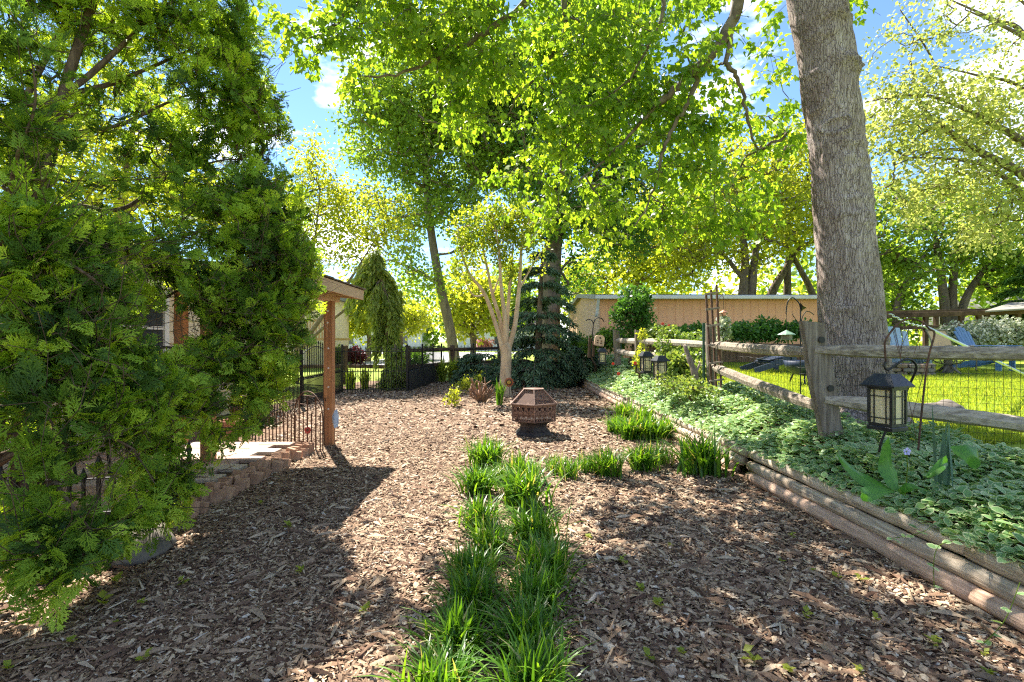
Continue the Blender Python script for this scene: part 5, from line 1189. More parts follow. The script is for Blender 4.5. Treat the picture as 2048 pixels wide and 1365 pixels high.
# ================================================================== GARDEN THINGS
def fire_pit():
    root = empty('fire_pit', (.33, 7.75, .01)); tag(root, 'rusty hexagonal fire pit with screened hood on a dark flared base', 'fire pit')
    rot = R(-90); n = 6
    def hexp(r, z): return [Vector((r * math.cos(rot + TAU * k / n), r * math.sin(rot + TAU * k / n), z)) for k in range(n)]
    MB().lathe([(.31, 0), (.31, .02), (.29, .045), (.245, .08), (.225, .13), (.235, .17), (.29, .205), (.335, .215), (.335, .225)], 6, rot=rot).build('base', M['pit_base'], root)
    lo, hi = hexp(.365, .225), hexp(.375, .475)
    for k in range(6):
        a, b, c, d = lo[k], lo[(k+1) % 6], hi[(k+1) % 6], hi[k]
        m = MB(); nrm = ((b - a).cross(d - a)).normalized()
        def q(u, v): return a.lerp(b, u).lerp(d.lerp(c, u), v)
        def bar(p0, p1, w): m.beam(p0, p1, w, .006, up=nrm)
        bar(q(0, .04), q(1, .04), .022); bar(q(0, .95), q(1, .95), .03)
        m_ = 4
        for i in range(m_):
            u0, u1 = i / m_, (i + 1) / m_; um = (u0 + u1) / 2
            for (p0, p1) in ((q(u0, .5), q(um, .93)), (q(um, .93), q(u1, .5)), (q(u0, .5), q(um, .06)), (q(um, .06), q(u1, .5))): bar(p0, p1, .018)
            bar(q(um, .62), q(um, .93), .012); bar(q(u0, .06), q(u0, .45), .012)
        bar(q(0, .5), q(1, .5), .05); bar(q(0, .38), q(1, .38), .03)
        m.build('side_panel', M['rust_pit'], root)
        MB().beam(lo[k] * 1.005, hi[k] * 1.005, .018, .018).build('corner_post', M['rust_pit'], root)
    MB().lathe([(.35, .2249), (.385, .226), (.385, .24), (.35, .241)], 6, rot=rot, caps=False).build('lower_rim', M['rust_pit'], root)
    MB().lathe([(.36, .4749), (.41, .476), (.412, .492), (.36, .498)], 6, rot=rot, caps=False).build('upper_rim', M['rust_pit'], root)
    MB().lathe([(.20, .12), (.30, .24), (.31, .26)], 6, rot=rot).build('fire_bowl', M['pit_base'], root)
    h0, h1 = hexp(.395, .495), hexp(.17, .70)
    hood = empty('hood', (0, 0, 0)); hood.parent = root
    for k in range(6):
        MB().beam(h0[k], h1[k], .02, .012).build('hood_rib', M['rust_pit'], hood)
        MB().beam(h1[k], h1[(k+1) % 6], .02, .012).build('hood_top_bar', M['rust_pit'], hood)
        MB().beam(h0[k] * .995, h0[(k+1) % 6] * .995, .016, .012).build('hood_foot_bar', M['rust_pit'], hood)
        e = .004
        MB().add([h0[k] * .98, h0[(k+1) % 6] * .98, h1[(k+1) % 6] * .98, h1[k] * .98], [(0, 1, 2, 3)]).build('spark_screen', M['spark_screen'], hood)
    MB().lathe([(.17, .70), (.05, .71), (.005, .712)], 6, rot=rot, caps=False).build('hood_lid', M['rust_pit'], hood)
fire_pit()

def lantern_proto():
    root = empty('hanging_lantern')
    w, h = .076, .29
    MB().box((-w - .012, -w - .012, 0), (w + .012, w + .012, .03), bev=.004).box((-w - .004, -w - .004, .031), (w + .004, w + .004, .05)).build('base', M['lantern_metal'], root)
    for sx in (-1, 1):
        for sy in (-1, 1): MB().box((sx * w - .009, sy * w - .009, .0502), (sx * w + .009, sy * w + .009, h)).build('corner_post', M['lantern_metal'], root)
    for k in range(4):
        Mx = Matrix.Rotation(R(90) * k, 4, 'Z')
        p = MB().box((-w + .01, -w + .002, .052), (w - .01, -w + .004, h - .002), Mx).build('pane', M['lantern_pane'], root)
        m = MB()
        for x in (-.04, .04): m.box((x - .0035, -w - .005, .052), (x + .0035, -w + .001, h - .002), Mx)
        for z in (.09, h - .045): m.box((-w + .01, -w - .0045, z - .0035), (w - .01, -w + .0005, z + .0035), Mx)
        m.build('muntins', M['lantern_metal'], p)
    MB().box((-w - .01, -w - .01, h + .001), (w + .01, w + .01, h + .02)).build('top_band', M['lantern_metal'], root)
    r = MB(); a, b = w + .04, .055; z0, z1 = h + .021, h + .115
    r.add([(-a, -a, z0), (a, -a, z0), (a, a, z0), (-a, a, z0), (-a, -a, z0 + .012), (a, -a, z0 + .012), (a, a, z0 + .012), (-a, a, z0 + .012), (-b, -b, z1), (b, -b, z1), (b, b, z1), (-b, b, z1)],
          [(3, 2, 1, 0), (8, 9, 10, 11)] + [(k, (k+1) % 4, (k+1) % 4 + 4, k + 4) for k in range(4)] + [(k + 4, (k+1) % 4 + 4, (k+1) % 4 + 8, k + 8) for k in range(4)])
    rf = r.build('roof', M['lantern_metal'], root)
    MB().tube([(.0, 0, z1), (.014, 0, z1 + .02), (0, 0, z1 + .045), (-.014, 0, z1 + .02), (0, 0, z1)], .003, 5).build('ring', M['black_iron'], rf)
    MB().lathe([(.034, .052), (.034, .17), (.02, .168)], 14).build('candle', M['candle_wax'], root, smooth=True)
    return root
lp = lantern_proto()
LANT = [(1774, 860, 3.6, 22, 'near dark metal lantern with a white candle hanging over the log border'), (1320, 760, 8.4, 12, 'hanging lantern, lower of the pair before the rail fence'),
        (1292, 747, 9.3, 8, 'hanging lantern, upper of the pair before the rail fence'), (1204, 728, 13.0, 0, 'farthest hanging lantern, below the wooden bird box')]
for k, (px, py, Y, rz, lb) in enumerate(LANT):
    o = lp if k == 0 else copy_tree(lp)
    o.location = P(px, py, Y); o.rotation_euler = (0, 0, R(rz)); tag(o, lb, 'lantern', 'lanterns hanging along the ground cover bed')
def hook(name, label, pts, r, cat='hook', mat='black_iron'):
    pts = [Vector(p) for p in pts]; root = empty(name, pts[0]); tag(root, label, cat)
    MB().tube([p - pts[0] for p in spline(pts, 5)], r, 7).build('rod', M[mat], root, smooth=True); return root
def lantern_hook(px, py, Y, label):
    top = P(px, py, Y) + Vector((0, 0, .45)); b = Vector((top.x + .12, top.y + .10, .3))
    hook('shepherd_hook', label, [b, b + Vector((0, 0, .6)), Vector((top.x + .12, top.y + .08, top.z - .02)), Vector((top.x + .10, top.y + .05, top.z + .08)), Vector((top.x + .04, top.y + .02, top.z + .10)), Vector((top.x, top.y, top.z + .04)), Vector((top.x, top.y, top.z - .005))], .005)
hook('shepherd_hook', 'curled black hook carrying the near lantern', [P(1758, 905, 3.74), P(1766, 875, 3.73), P(1792, 825, 3.72), P(1812, 785, 3.70), P(1826, 755, 3.66), P(1833, 736, 3.63), P(1826, 722, 3.61), P(1812, 719, 3.60), P(1796, 727, 3.60), P(1782, 737, 3.6), P(1774, 740, 3.6), P(1769, 733, 3.6), P(1771, 724, 3.6)], .0085)
lantern_hook(1320, 760, 8.4, 'thin hook holding the lower lantern of the pair'); lantern_hook(1292, 747, 9.3, 'thin hook holding the upper lantern of the pair'); lantern_hook(1204, 728, 13.0, 'thin hook holding the farthest lantern')

def arch_trellis():
    Y = 3.95; root = empty('wire_trellis', P(1838, 890, Y)); tag(root, 'dark wire fan trellis arching behind the near lantern', 'trellis'); o = root.location.copy()
    arc = [P(1836, 905, Y), P(1840, 860, Y), P(1849, 770, Y), P(1858, 710, Y), P(1869, 668, Y), P(1858, 658, Y), P(1846, 646, Y), P(1826, 638, Y), P(1808, 641, Y), P(1790, 654, Y), P(1771, 681, Y), P(1770, 700, Y), P(1772, 728, Y)]
    MB().tube([p - o for p in spline(arc, 4)], .0075, 7).build('frame_rod', M['rust_iron'], root, smooth=True)
    w = MB()
    for (a, b) in (((1790, 656), (1833, 880)), ((1808, 643), (1800, 728)), ((1826, 640), (1800, 700)), ((1846, 648), (1827, 712)), ((1862, 690), (1820, 850)), ((1786, 662), (1800, 716)), ((1830, 640), (1840, 700))):
        w.tube([P(a[0], a[1], Y) - o, P(b[0], b[1], Y) - o], .0025, 4)
    w.build('wires', M['rust_iron'], root)
arch_trellis()
def obelisk():
    Y = 7.85; root = empty('obelisk_trellis', P(1430, 790, Y)); tag(root, 'tall rusty slatted trellis leaning at the second fence post', 'trellis'); o = root.location.copy()
    for a, b, dy in (((1412, 588), (1424, 790), 0), ((1422, 580), (1433, 790), .12), ((1433, 570), (1443, 795), 0)):
        MB().beam(P(b[0], b[1], Y + dy) - o, P(a[0], a[1], Y + dy) - o, .035, .028, bev=.004).build('upright', M['rust_iron'], root)
    for y in (588, 619, 652, 691, 727, 762):
        xl = 1410 + (y - 588) * .06
        MB().beam(P(xl - 1, y + 1, Y - .03) - o, P(xl + 27, y - 3, Y - .03) - o, .022, .03, bev=.003).build('cross_slat', M['driftwood'], root)
obelisk()
# second shepherd hook with green feeder, seen just left of the first fence post
hk = hook('shepherd_hook', 'leaf-topped iron hook beside the big trunk', [P(1601, 840, 7.6), P(1601, 720, 7.6), P(1601, 640, 7.6), P(1600, 612, 7.6), P(1592, 600, 7.6), P(1584, 596, 7.6), P(1576, 603, 7.6), P(1573, 618, 7.6), P(1572, 628, 7.6)], .009)
o_ = hk.location.copy()
MB().tube([p - o_ for p in spline([P(1601, 648, 7.6), P(1607, 630, 7.6), P(1616, 623, 7.6), P(1628, 630, 7.6)], 4)], .006, 6).build('curl', M['black_iron'], hk)
MB().tube([p - o_ for p in spline([P(1601, 650, 7.6), P(1592, 640, 7.6), P(1584, 628, 7.6)], 4)], .005, 6).build('curl', M['black_iron'], hk)
MB().add([P(1600, 605, 7.58) - o_, P(1606, 612, 7.55) - o_, P(1613, 616, 7.58) - o_, P(1606, 620, 7.6) - o_, P(1601, 626, 7.62) - o_], [(0, 1, 4), (1, 2, 3), (1, 3, 4)]).build('leaf_ornament', M['black_iron'], hk)
def feeder(name, label, c, w, h, rmat, bmat, chain):
    root = empty(name, c); tag(root, label, 'bird feeder')
    MB().lathe([(w, 0), (w * .9, .012), (w * .1, h * .45), (.004, h * .5)], 12).build('roof', M[rmat], root)
    MB().lathe([(w * .62, -h * .5), (w * .62, -.002)], 12).build('seed_tube', M[bmat], root)
    MB().lathe([(w * .85, -h * .54), (w * .88, -h * .5)], 12).build('tray', M[rmat], root)
    MB().tube([(0, 0, h * .5), (0, 0, h * .5 + chain)], .004, 4).build('hanger', M['black_iron'], root)
feeder('bird_feeder', 'green roofed bird feeder hanging left of the big fence post', P(1573, 670, 7.6), .125, .15, 'verdigris', 'olive_metal', .25)
feeder('bird_feeder', 'copper topped hummingbird feeder hanging before the shed', P(1447, 626, 10.0), .085, .12, 'copper', 'copper', .22)
hook('shepherd_hook', 'slim hook holding the copper topped feeder', [P(1436, 760, 10), P(1437, 660, 10), P(1437, 610, 10), P(1440, 594, 10), P(1446, 593, 10), P(1448, 600, 10)], .006, mat='rust_iron')
# double hook and bird box
dh = hook('double_hook', 'two armed black hook standing over the bird box', [P(1184, 715, 13.6), P(1185, 670, 13.6), P(1187, 650, 13.6), P(1190, 640, 13.6), P(1196, 636, 13.6), P(1204, 638, 13.6), P(1208, 644, 13.6)], .014)
MB().tube([p - dh.location for p in spline([P(1187, 650, 13.6), P(1184, 642, 13.6), P(1177, 639, 13.6), P(1172, 642, 13.6)], 4)], .012, 6).build('arm', M['black_iron'], dh)
def bird_box():
    c = P(1197, 692, 13.3); root = empty('bird_box', c, 0); root.rotation_euler = (0, R(9), 0); tag(root, 'tan arched wooden bird box tilted on a dark post', 'bird box')
    V = []; prof = [(-.125, 0), (.125, 0), (.125, .2)] + [(.125 * math.cos(t), .2 + .09 * math.sin(t)) for t in np.linspace(0.2, math.pi - .2, 9)] + [(-.125, .2)]
    n = len(prof); V = [(x, -.07, z) for x, z in prof] + [(x, .07, z) for x, z in prof]
    MB().add(V, [tuple(range(n)), tuple(range(2*n-1, n-1, -1))] + [(i, i + n, (i+1) % n + n, (i+1) % n) for i in range(n)]).build('box', M['shed_gable'], root)
    MB().lathe([(.026, -.003), (.026, .003)], 12, Matrix.Translation((0, -.073, .21)) @ Matrix.Rotation(R(90), 4, 'X')).build('entrance_hole', M['black_iron'], root)
    for x in (-.05, .045): 
        for z in (.06, .115): MB().box((x - .02, -.076, z), (x + .02, -.071, z + .035)).build('painted_window', M['rust_iron'], root)
    MB().box((-.12, -.1, -.02), (.12, -.0705, -.004)).build('perch_ledge', M['far_rail_wood'], root)
    pb = MB().beam(P(1178, 716, 13.4), P(1180, 676, 13.4), .08, .07, bev=.01).beam(P(1187, 714, 13.4), P(1187, 683, 13.4), .06, .06, bev=.01)
    tag(pb.build('garden_post', M['far_rail_wood']), 'dark timber garden posts under the double hook', 'post')
bird_box()
def pinwheel():
    c = P(1018, 765, 12.5); root = empty('sunflower_ornament', (c.x, c.y, 0)); tag(root, 'rust orange metal sunflower on a stake by the crape myrtle foot', 'ornament')
    MB().tube([(0, .02, -.05), (.01, .02, .2), (0, .02, c.z)], .008, 6).build('stake', M['rust_iron'], root)
    for ring, (n, r0, L, yy) in enumerate(((12, .055, .075, -.005), (12, .05, .055, -.018))):
        for k in range(n):
            a = TAU * (k + .5 * ring) / n; u = Vector((math.cos(a), 0, math.sin(a))); v = Vector((-math.sin(a), 0, math.cos(a))); cc = Vector((0, yy, c.z))
            MB().add([cc + u * r0, cc + u * (r0 + L * .5) + v * .026 + Vector((0, -.008, 0)), cc + u * (r0 + L), cc + u * (r0 + L * .5) - v * .026 + Vector((0, .004, 0))], [(0, 3, 2, 1)]).build('petal', M['orange_enamel'], root)
    X90 = Matrix.Translation((0, -.02, c.z)) @ Matrix.Rotation(R(90), 4, 'X')
    MB().lathe([(.075, -.004), (.075, .008), (.06, .014)], 18, X90).build('dark_disc', M['rust_iron'], root); MB().lathe([(.045, .0142), (.045, .022), (.03, .03)], 16, X90).build('yellow_centre', M['yellow_enamel'], root)
    for k in range(5):
        a = TAU * k / 5; MB().lathe([(.007, .0305), (.007, .034)], 6, X90 @ Matrix.Translation((.02 * math.cos(a), .02 * math.sin(a), 0))).build('seed_dot', M['rust_iron'], root)
    for s in (-1, 1): MB().add([(0, .015, .33), (s * .05, .0, .39), (s * .11, .01, .37), (s * .05, .02, .32)], [(0, 1, 2, 3)]).build('metal_leaf', M['verdigris'], root)
pinwheel()
def flag():
    c = G(672, 893); root = empty('garden_sign', (c.x, c.y - .05, 0)); tag(root, 'small blue and white garden sign on a stake beside the porch post', 'sign')
    MB().tube([(0, 0, -.05), (0, 0, .5)], .006, 6).build('stake', M['deck_wood'], root)
    V = [(-.03, 0, .33), (.0, -.02, .26), (.045, 0, .28), (.05, .01, .42), (.03, .0, .52), (.0, -.01, .5), (-.035, 0, .42)]
    MB().add(V + [(x, y + .012, z) for x, y, z in V], [tuple(range(7)), tuple(range(13, 6, -1))] + [(i, i + 7, (i + 1) % 7 + 7, (i + 1) % 7) for i in range(7)]).build('sign_board', M['flag_blue'], root)
flag()
def pruned_stump():
    b = G(962, 806); root = empty('pruned_shrub', b); tag(root, 'pruned bare shrub of stubby tan stems in the mulch', 'shrub')
    tw = MB(); 
    rr = random.Random(5)
    for k in range(11):
        a = math.pi * (0.12 + .76 * k / 10); L = rr.uniform(.3, .5)
        d = Vector((math.cos(a) * .75, rr.uniform(-.35, .35), math.sin(a) * .8 + .12)).normalized()
        p = [Vector((rr.uniform(-.05, .05), 0, -.03)), d * L * .45 + Vector((0, 0, .02)), d * L]
        tw.tube(p, [.042, .03, .022], 7)
        for q in range(3):
            e = Vector((rr.uniform(-.6, .6), rr.uniform(-.5, .3), rr.uniform(.1, 1))).normalized(); L2 = rr.uniform(.1, .24); f = rr.uniform(.55, 1)
            s = p[1].lerp(p[2], f * .98); tw.tube([s, s + (d + e).normalized() * L2 * .5, s + (d * .6 + e).normalized() * L2], [.018, .014, .011], 6)
    tw.build('stems', M['cut_stem'], root, smooth=True)
pruned_stump()

# ================================================================== LAWN FURNITURE
def lz(x, y): return float(LAWN_Z + .028 * np.clip(y - 5, 0, 12.5))
def adirondack(label, px, Y, rz, mat, back=True, nslat=5):
    x = (px - 1024) / FPX * Y; root = empty('adirondack_chair', (x, Y, lz(x, Y)), R(rz)); root.scale = (1.12,) * 3; tag(root, label, 'chair')
    for s in (-1, 1):
        MB().box((s * .29 - .02, -.42, 0), (s * .29 + .02, -.32, .54), bev=.004).build('leg', M[mat], root)
        MB().beam((s * .265, -.44, .34), (s * .265, .48, .05), .03, .12, bev=.004).build('leg', M[mat], root)
        MB().box((s * .33 - .065, -.5, .541), (s * .33 + .065, .3, .565), bev=.006).build('arm', M[mat], root)
    for k in range(7):
        f = k / 6; MB().beam((-.28, -.44 + f * .55, .405 - .17 * f), (.28, -.44 + f * .55, .405 - .17 * f), .07, .02, up=(0, .3, 1), bev=.003).build('seat_slat', M[mat], root)
    for k in range(nslat):
        u = (k - (nslat - 1) / 2) / ((nslat - 1) / 2); L = .82 - .12 * u * u
        if back: a, b = Vector((u * .19, .14, .24)), Vector((u * .27, .14 + L * .40, .24 + L * .92))
        else: a, b = Vector((u * .19, .14, .27)), Vector((u * .22, -.62, .44))
        m = MB(); m.beam(a, b, .112, .02, up=(0, -1, .3) if back else (0, 0, 1), bev=.004); m.build('back_slat', M[mat], root)
    MB().box((-.33, .22, .50), (.33, .25, .54)).build('back_rail', M[mat], root)
    return root
adirondack('blue slatted adirondack chair on the lawn, farthest right of the seats', 1968, 12.6, 24, 'blue_paint')
adirondack('pale blue adirondack chair just right of the big trunk', 1806, 12.2, -8, 'sky_paint')
adirondack('navy adirondack chair with its back folded down, seen under the rail', 1537, 12.0, 96, 'navy_paint', back=False)
def sling_chair():
    x = .882 * 12.4; root = empty('sling_chair', (x, 12.4, lz(x, 12.4)), R(10)); tag(root, 'tan sling patio chair with olive frame between the two blue chairs', 'chair')
    f = lambda pts: MB().tube(spline([Vector(p) for p in pts], 5), .016, 7)
    for s in (-1, 1):
        f([(s * .29, -.3, 0), (s * .29, -.28, .4), (s * .29, .18, .38), (s * .29, .3, .75), (s * .29, .42, 1.02)]).build('side_frame', M['olive_metal'], root, smooth=True)
        f([(s * .29, .35, 0), (s * .29, .2, .4), (s * .30, .0, .6), (s * .3, -.25, .62)]).build('rear_leg', M['olive_metal'], root, smooth=True)
    V = [(-.28, -.28, .41), (.28, -.28, .41), (.28, .17, .39), (-.28, .17, .39), (.28, .29, .75), (-.28, .29, .75), (.28, .41, 1.0), (-.28, .41, 1.0)]
    MB().add(V + [(a, b + .008, c + .004) for a, b, c in V], [(0, 1, 2, 3), (3, 2, 4, 5), (5, 4, 6, 7), (8, 11, 10, 9), (11, 13, 12, 10), (13, 15, 14, 12), (7, 6, 14, 15), (1, 0, 8, 9)]).build('sling', M['sling_tan'], root)
    MB().tube([(-.3, .42, 1.02), (.3, .42, 1.02)], .028, 8).build('top_bar', M['olive_metal'], root)
sling_chair()
def table():
    x = .872 * 11.6; root = empty('pedestal_table', (x, 11.6, lz(x, 11.6))); tag(root, 'low round table on a clawed pedestal in the middle of the lawn', 'table')
    MB().lathe([(.02, .44), (.46, .445), (.48, .46), (.46, .475), (.01, .478)], 20).build('table_top', M['sling_tan'], root, smooth=False)
    MB().lathe([(.10, .0), (.07, .1), (.05, .2), (.09, .30), (.05, .36), (.10, .439)], 10).build('pedestal', M['grey_stone'], root, smooth=True)
    for k in range(4):
        a = TAU * k / 4 + .4; u = Vector((math.cos(a), math.sin(a), 0)); MB().tube([Vector((0, 0, .2)) + u * .03, u * .12 + Vector((0, 0, .12)), u * .25 + Vector((0, 0, .01))], [.035, .03, .02], 6).build('foot', M['grey_stone'], root, smooth=True)
        MB().tube([Vector((0, 0, .22)) + u * .05, u * .24 + Vector((0, 0, .26)), u * .40 + Vector((0, 0, .44))], .014, 6).build('bracket', M['olive_metal'], root, smooth=True)
table()
def fire_ring():
    x = .79 * 11.5; root = empty('stone_fire_ring', (x, 11.5, lz(x, 11.5) - .02)); tag(root, 'ring of stacked brown stones on the lawn behind the near lantern', 'fire ring')
    me = [MB().box((-.09, -.07, 0), (.09, .07, .09), bev=.02).mesh('ring_stone', M[k]) for k in ('stone', 'grey_stone')]
    for row in range(3):
        for k in range(13):
            a = TAU * (k + .5 * (row % 2)) / 13; link('ring_stone', me[(k + row) % 2], root, loc=(.42 * math.cos(a), .42 * math.sin(a), row * .093), rot=(0, 0, a + R(90) + rng.normal(0, .08)))
fire_ring()
def arbor():
    Y = 17.0; root = empty('arbor', P(1850, 690, Y)); tag(root, 'dark timber arbor with long beam and grey canopy on the right', 'arbor'); o = root.location.copy()
    def B(a, b, w, h, name, mat='far_rail_wood'): MB().beam(P(*a) - o, P(*b) - o, w, h, bev=.01).build(name, M[mat], root)
    B((1740, 633, Y), (2110, 622, Y), .2, .16, 'beam'); B((1740, 628, Y + 1.6), (2110, 618, Y + 1.6), .2, .16, 'beam')
    B((1700, 659, Y), (1935, 653, Y), .1, .12, 'rail'); B((2010, 652, Y), (2110, 650, Y), .1, .12, 'rail'); B((2010, 672, Y), (2110, 670, Y), .1, .12, 'rail')
    for x, dy in ((1765, 0), (1851, 0), (1872, 1.6), (1922, 1.6), (1957, 0), (1974, 1.6), (2036, 0)):
        b = P(x, 690, Y + dy); b.z = LAWN_Z + .2; t = P(x, 628, Y + dy); t.x = b.x; MB().beam(b - o, t - o, .13, .13, bev=.01).build('post', M['far_rail_wood'], root)
    V = [P(1970, 622, Y - .6), P(2130, 612, Y - .6), P(2130, 600, Y + 1), P(2020, 606, Y + 1), P(1980, 619, Y + 2.4), P(2130, 610, Y + 2.4)]
    V = [p - o for p in V]; W = [p - Vector((0, 0, .05)) for p in V]
    MB().add(V + W, [(0, 1, 2, 3), (3, 2, 5, 4), (9, 8, 7, 6), (10, 11, 8, 9), (0, 6, 7, 1), (0, 3, 9, 6), (3, 4, 10, 9)]).build('canopy', M['canvas_grey'], root)
arbor()
def hammock_bar():
    a, b = P(1850, 653, 6.9), P(2075, 762, 9.4); root = empty('hammock_bar', b); tag(root, 'pale metal hammock bar slanting down from the big trunk', 'hammock')
    MB().tube([a - b, Vector((0, 0, 0))], .02, 8).build('bar', M['pale_metal'], root, smooth=True)
    MB().tube([(a - b) * .06, (b - b) + Vector((0, 0, -.02))], .028, 8).build('grip', M['far_rail_wood'], root, smooth=True)
    c0 = P(1778, 628, 5.75); n = 15
    lk = MB().tube([Vector((.02 * math.cos(t), .011 * math.sin(t), 0)) for t in np.linspace(0, TAU, 11)], .0045, 5, False).mesh('chain_link', M['pale_metal'])
    for k in range(n):
        p = c0.lerp(a, (k + .5) / n) - b; p.z -= .03 * math.sin(math.pi * k / n)
        q = (a - c0).to_track_quat('X', 'Z').to_euler(); l = link('chain_link', lk, root, loc=p, rot=q); l.scale = (1.9, 1.2, 1.2)
        if k % 2: l.rotation_euler.rotate_axis('X', R(90))
hammock_bar()
def bowl():
    x = .585 * 9.5; root = empty('fire_bowl', (x, 9.5, lz(x, 9.5))); tag(root, 'black kettle bowl on legs on the lawn left of the big fence post', 'bowl')
    MB().lathe([(.04, .16), (.2, .2), (.32, .3), (.36, .45), (.34, .45), (.28, .3), (.05, .22)], 18).build('bowl', M['navy_paint'], root, smooth=True)
    for k in range(3):
        a = TAU * k / 3; MB().tube([(.2 * math.cos(a), .2 * math.sin(a), .24), (.3 * math.cos(a), .3 * math.sin(a), 0)], .015, 6).build('leg', M['black_iron'], root)
bowl()
def patio_chair(label, x, y, rz):
    root = empty('patio_chair', (x, y, .12), R(rz)); tag(root, label, 'chair', 'wrought iron chairs on the patio')
    T = lambda pts, r=.011: MB().tube(spline([Vector(p) for p in pts], 5), r, 7)
    T([(-.24, .2, 0), (-.25, .24, .45), (-.25, .3, .75), (-.15, .34, .92), (0, .35, .96), (.15, .34, .92), (.25, .3, .75), (.25, .24, .45), (.24, .2, 0)], .013).build('back_frame', M['black_iron'], root, smooth=True)
    for s in (-1, 1):
        T([(s * .24, -.24, 0), (s * .24, -.23, .43)]).build('leg', M['black_iron'], root); T([(s * .25, .27, .65), (s * .29, .0, .68), (s * .28, -.24, .62), (s * .24, -.23, .43)]).build('arm', M['black_iron'], root, smooth=True)
    m = MB()
    for k in range(-5, 6):
        for s in (-1, 1):
            a, b = Vector((k * .05, .26, .5)), Vector((k * .05 + s * .2, .33, .88))
            if abs(b.x) < .24: m.tube([a, b], .003, 4)
    m.build('lattice', M['black_iron'], root)
    MB().box((-.25, -.25, .43), (.25, .24, .47), bev=.015).build('seat', M['cushion'], root)
patio_chair('wrought iron chair with arched lattice back seen through the arborvitae', -3.75, 4.75, 160)
patio_chair('wrought iron chair at the left edge behind the low black fence', -4.35, 4.45, 120)
def pot():
    root = empty('plant_pot', (-4.05, 7.2, 0)); tag(root, 'terracotta pot standing by the house wall behind the arborvitae', 'pot')
    MB().lathe([(.10, 0), (.14, .25), (.165, .26), (.165, .31), (.14, .31), (.13, .27)], 16).build('pot', M['terracotta'], root, smooth=False)
pot()
def rock():
    c = P(1888, 812, 6.0); m = MB(); m.lathe([(.02, -.1), (.17, -.06), (.2, .04), (.15, .12), (.06, .16), (.004, .165)], 10)
    m.v = [(p[0] * (1.2 + .15 * math.sin(p[2] * 25)), p[1], p[2] + .02 * math.sin(p[0] * 30)) for p in m.v]
    tag(m.build('rock', M['grey_stone'], None, smooth=True, loc=(c.x, c.y, lz(c.x, c.y) + .04)), 'rounded grey rock in the lawn behind the lower rail', 'rock')
rock()
def driftwood():
    a = P(1398, 785, 7.5); root = empty('driftwood_branch', a); tag(root, 'grey driftwood branch leaning on the lower rail of the fence', 'branch')
    q = [P(1398, 785, 7.5), P(1394, 765, 7.55), P(1389, 745, 7.6), P(1378, 716, 7.7), P(1369, 690, 7.8)]
    MB().tube([p - a for p in spline(q, 4)], [.05, .045, .04, .055, .06, .05, .045, .05, .055, .045, .04, .045, .04, .03, .035, .03, .02], 8).build('branch', M['driftwood'], root, smooth=True)
    MB().tube([P(1388, 745, 7.6) - a, P(1396, 738, 7.6) - a, P(1399, 728, 7.6) - a], [.03, .02, .012], 6).build('stub', M['driftwood'], root, smooth=True)
driftwood()

